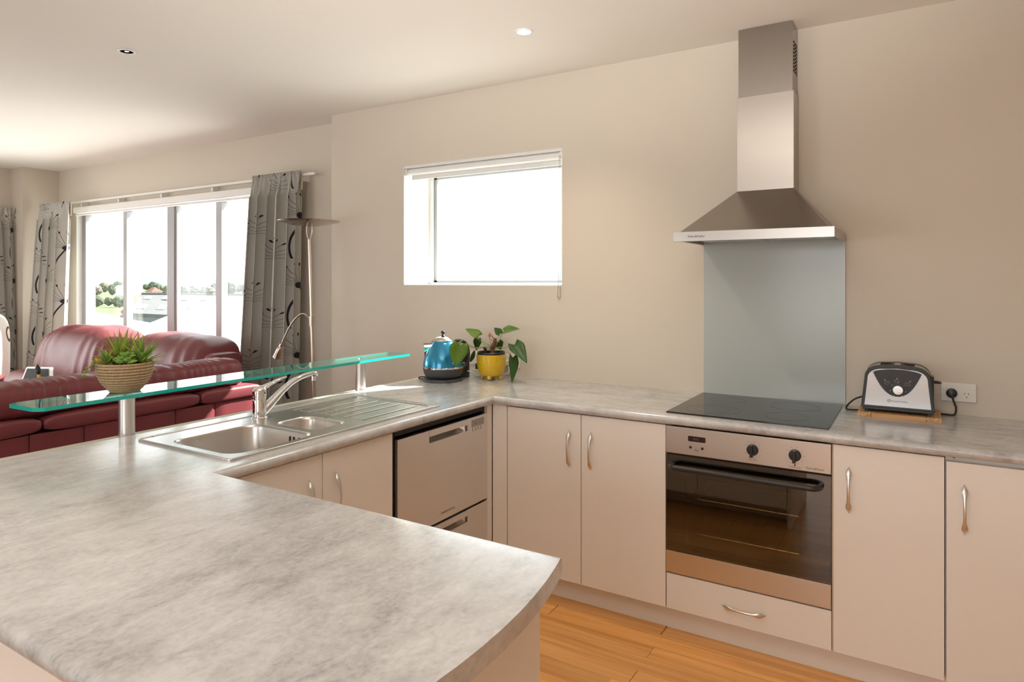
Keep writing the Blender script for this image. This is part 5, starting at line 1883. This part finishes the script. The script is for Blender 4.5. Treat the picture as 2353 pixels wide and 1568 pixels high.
# ------------------------------------------------------------------ ceiling lights
def downlight(c, lit, label):
    t = thing('downlight', label, 'ceiling light', (c[0], c[1], CE))
    MB().lathe([(0.030, -0.001), (0.0315, -0.0045), (0.040, -0.0045), (0.0415, -0.001), (0.0415, 0.0), (0.030, 0.0)], (c[0], c[1], CE), 36).build('trim_ring', m_white, t, smooth=40)
    if lit:
        MB().lathe([(0.0, -0.003), (0.026, -0.003), (0.030, -0.0015), (0.030, -0.0002), (0.0, -0.0002)], (c[0], c[1], CE), 30).build('lens', m_bulb, t, smooth=40)
        d = bpy.data.lights.new('downlight_beam', 'SPOT')
        d.energy = 30
        d.spot_size = math.radians(110)
        d.spot_blend = 0.8
        d.shadow_soft_size = 0.03
        d.color = (1.0, 0.86, 0.68)
        lo = bpy.data.objects.new('downlight_beam', d)
        COL.objects.link(lo)
        lo.parent = t
        lo.location = (0, 0, -0.012)
    else:
        MB().lathe([(0.030, -0.001), (0.022, -0.0004), (0.012, -0.0008), (0.0, -0.0025)], (c[0], c[1], CE), 30).build('reflector', m_unlit, t, smooth=60)


downlight((-3.284, 1.767), False, 'switched-off round downlight at the left of the ceiling')
downlight((-1.506, 2.555), True, 'glowing round downlight in the ceiling above the corner')

# ------------------------------------------------------------------ outside
GZ = -7.0
struct(MB().box(-2600, 4.5, GZ - 1, 1500, 4200, GZ).build('ground', m_grass, smooth=0), 'flat green land stretching to the hills outside', 'ground')
# white roofs of the next buildings
zr = 0.35


def flat_at(u, v, z):
    p = at_z(u, v, z)
    return (p.x, p.y)


oa = [flat_at(150, 703, zr), flat_at(297, 734, zr), flat_at(345, 742, zr), (-7.0, 4.0), (-16.0, 4.0)]
b = MB().extrude([(x, y, zr) for x, y in oa], (0, 0, -0.35))
tag(b.build('white_roof', m_wroof, smooth=0), 'flat white neighbouring roof just below the living window', 'roof')
ob = [flat_at(345, 742, zr), flat_at(412, 716, zr), flat_at(501, 698, zr), flat_at(568, 684, zr), flat_at(640, 672, zr), (4.0, 14.0), (4.0, 4.0), (-7.0, 4.0)]
t = thing('white_roof', 'long white roof rising to the right outside the living window', 'roof', (-10, 12, zr - 0.35))
b = MB().extrude([(x, y, zr) for x, y in ob], (0, 0, -0.35)).build('roof_sheet', m_wroof, t, smooth=0)
for (u0, v0, u1, v1) in ((525, 760, 541, 756), (545, 751, 553, 749), (556, 743, 566, 740), (470, 709, 495, 703)):
    p0, p1 = at_z(u0, v0, zr + 0.01), at_z(u1, v1, zr + 0.01)
    MB().tube([p0, p1], 0.035, 6).build('roof_flashing', m_gasket, t)

# corrugated warehouse
t = thing('warehouse', 'grey iron-roofed warehouse with white skylights outside the living window', 'building', at_t(400, 740, 78))
ev = lambda u, v, d: at_t(u, v, d)
r0, r1 = at_t(322, 677, 100), at_t(640, 680, 100)
e0, e1 = at_t(283, 719, 72), at_t(640, 735, 72)
b = MB().extrude([r0, r1, e1, e0], (0, 0, -0.4))
roof = b.build('roof', m_troof, t, smooth=0)
g0, g1 = Vector((e0.x, e0.y, GZ)), Vector((e1.x, e1.y, GZ))
b = MB().extrude([e0 - Vector((0, 0, 0.4)), e1 - Vector((0, 0, 0.4)), g1, g0], (-0.3, 0.3, 0))
b.build('front_wall', m_shed, t, smooth=0)
gr = Vector((r0.x, r0.y, GZ))
b = MB().extrude([e0 - Vector((0, 0, 0.4)), g0, gr, r0 - Vector((0, 0, 0.4))], (-0.3, -0.2, 0))
b.build('gable_wall', m_shed, t, smooth=0)
MB().tube([r0 + Vector((0, 0, 0.1)), e0 + Vector((0, 0, 0.1))], 0.25, 6).build('barge_board', m_redroof, t)
MB().tube([r0 + Vector((0, 0, 0.1)), r1 + Vector((0, 0, 0.1))], 0.2, 6).build('ridge_cap', m_troof, t)


def on_roof(s, q):
    return (r0.lerp(r1, s)).lerp(e0.lerp(e1, s), q)


for (s_, q_, w_, h_) in ((0.06, 0.16, 0.045, 0.16), (0.19, 0.16, 0.05, 0.16), (0.32, 0.16, 0.05, 0.16), (0.45, 0.16, 0.05, 0.16), (0.58, 0.16, 0.05, 0.16),
                         (0.07, 0.62, 0.05, 0.2), (0.20, 0.62, 0.05, 0.2), (0.34, 0.62, 0.05, 0.2), (0.48, 0.62, 0.05, 0.2)):
    q = [on_roof(s_, q_), on_roof(s_ + w_, q_), on_roof(s_ + w_ - 0.008, q_ + h_), on_roof(s_ - 0.008, q_ + h_)]
    MB().extrude([p + Vector((0, 0, 0.08)) for p in q], (0, 0, -0.1)).build('skylight', m_skyl, t, smooth=0)

# houses and tower beyond
hc = at_t(354, 670, 330)
t = thing('house', 'far white house with a red hipped roof above the warehouse ridge', 'building', (hc.x, hc.y, GZ))
MB().box(hc.x - 2.6, hc.y - 2.6, GZ, hc.x + 2.6, hc.y + 2.6, hc.z - 0.2).build('walls', m_hwall, t, smooth=0)
b = MB()
q = hc.z - 0.2
b.add([(hc.x - 3.2, hc.y - 3.2, q), (hc.x + 3.2, hc.y - 3.2, q), (hc.x + 3.2, hc.y + 3.2, q), (hc.x - 3.2, hc.y + 3.2, q), (hc.x - 0.8, hc.y, q + 2.4), (hc.x + 0.8, hc.y, q + 2.4)],
      [(0, 3, 2, 1), (0, 1, 5, 4), (2, 3, 4, 5), (1, 2, 5), (3, 0, 4)])
b.build('roof', m_redroof, t, smooth=0)
hc = at_t(320, 660, 360)
t = thing('tower_block', 'far white tower block with low wing beyond the warehouse', 'building', (hc.x, hc.y, GZ))
MB().box(hc.x - 1.2, hc.y - 1.2, GZ, hc.x + 1.2, hc.y + 1.2, at_t(318, 643, 360).z).build('tower', m_wroof, t, smooth=0)
MB().box(hc.x - 4.4, hc.y - 4.4, GZ, hc.x - 1.2, hc.y - 1.2, at_t(318, 660, 360).z).build('low_wing', m_wroof, t, smooth=0)
hc = at_t(282, 662, 300)
t = thing('house', 'far low white house among trees at the left pane', 'building', (hc.x, hc.y, GZ))
MB().box(hc.x - 2.0, hc.y - 2, GZ, hc.x + 2.0, hc.y + 2, hc.z).build('walls', m_hwall, t, smooth=0)
MB().extrude([(hc.x - 2.4, hc.y - 2.4, hc.z), (hc.x + 2.4, hc.y - 2.4, hc.z), (hc.x, hc.y - 2.4, hc.z + 1.2)], (0, 4.8, 0)).build('roof', m_wroof, t, smooth=0)


def tree(u, vtop, d, wpx, mat, label, group):
    top_ = at_t(u, vtop, d)
    hgt = top_.z - GZ
    rw = wpx / 1523.3 * d / 2
    t = thing('tree', label, 'tree', (top_.x, top_.y, GZ), 0, group)
    bm = bmesh.new()
    bmesh.ops.create_icosphere(bm, subdivisions=4, radius=1.0)
    sd = random.uniform(0, 50)
    cz = hgt * 0.50
    for v in bm.verts:
        q = v.co * 2.2 + Vector((sd, sd * 0.7, 0))
        k = 1 + 0.34 * noise.noise(q) + 0.22 * noise.noise(q * 2.7) + 0.16 * noise.noise(q * 6.1)
        v.co = Vector((v.co.x * rw * k, v.co.y * rw * k, cz + v.co.z * hgt * 0.50 * (0.92 + 0.25 * (k - 1))))
    me = bpy.data.meshes.new('crown')
    bm.to_mesh(me)
    bm.free()
    for p in me.polygons:
        p.use_smooth = True
    me.materials.append(mat)
    o = bpy.data.objects.new('crown', me)
    COL.objects.link(o)
    o.parent = t
    MB().tube([(0, 0, 0), (0, 0, hgt * 0.45)], [rw * 0.14, rw * 0.09], 8).build('trunk', m_trunk, t, world=False)


tg = 'trees beyond the warehouse outside the living window'
TL = [(222, 655, 150, 26, 2), (240, 648, 190, 26, 1), (258, 652, 150, 20, 0), (275, 646, 220, 34, 0), (300, 655, 180, 24, 2), (338, 652, 240, 26, 1),
      (352, 646, 200, 24, 0), (362, 650, 165, 30, 0), (385, 656, 140, 28, 1), (408, 652, 170, 30, 2), (425, 655, 150, 26, 0), (446, 652, 165, 34, 2),
      (462, 654, 175, 34, 2), (480, 658, 150, 30, 2), (497, 648, 170, 24, 0), (510, 652, 150, 26, 0), (532, 646, 160, 30, 0), (548, 652, 190, 28, 2),
      (566, 650, 150, 26, 0), (585, 650, 175, 28, 1), (603, 652, 150, 26, 0)]
kinds = ['rounded dark green tree beyond the warehouse', 'olive green tree beyond the warehouse', 'bare brownish winter tree beyond the warehouse']
for (u, v, d, w, k) in TL:
    tree(u, v, d * 2.6, w * 0.8, m_tree[k], kinds[k], tg + ', ' + ['green', 'olive', 'bare'][k])
for (u, v, d, w) in ((223, 678, 215, 24), (250, 682, 225, 20), (275, 678, 210, 28)):
    tree(u, v, d, w, m_tree[0], 'dark shrubby tree on the lawn left of the warehouse', 'lawn trees left of the warehouse')
for (u, v, d, w, k) in ((1180, 643, 420, 10, 0), (1150, 645, 420, 12, 0), (1165, 644, 430, 12, 1), (1215, 645, 420, 12, 0)):
    tree(u, v, d, w, m_tree[k], 'tiny far tree at the foot of the hills in the kitchen window', 'far trees in the kitchen window')


def hills(name, dist, base_px, amp_px, seed, u0, u1, label):
    n = 90
    vs, fs = [], []
    for i in range(n + 1):
        u = u0 + (u1 - u0) * i / n
        s_ = noise.noise(Vector((u * 0.006, seed, 0))) + 0.5 * noise.noise(Vector((u * 0.019, seed + 4, 0))) + 0.22 * noise.noise(Vector((u * 0.06, seed + 9, 0)))
        vt = base_px - amp_px * (0.75 + 0.6 * s_)
        p = at_t(u, vt, dist)
        q = at_t(u, 646, dist * 0.86)
        r_ = at_t(u, 646, dist * 1.2)
        vs += [(q.x, q.y, GZ), (p.x, p.y, max(p.z, GZ + 2)), (r_.x, r_.y, GZ)]
    for i in range(n):
        a = i * 3
        fs += [(a, a + 3, a + 4, a + 1), (a + 1, a + 4, a + 5, a + 2)]
    struct(MB().add(vs, fs).build(name, m_hill, smooth=80), label, 'hills')


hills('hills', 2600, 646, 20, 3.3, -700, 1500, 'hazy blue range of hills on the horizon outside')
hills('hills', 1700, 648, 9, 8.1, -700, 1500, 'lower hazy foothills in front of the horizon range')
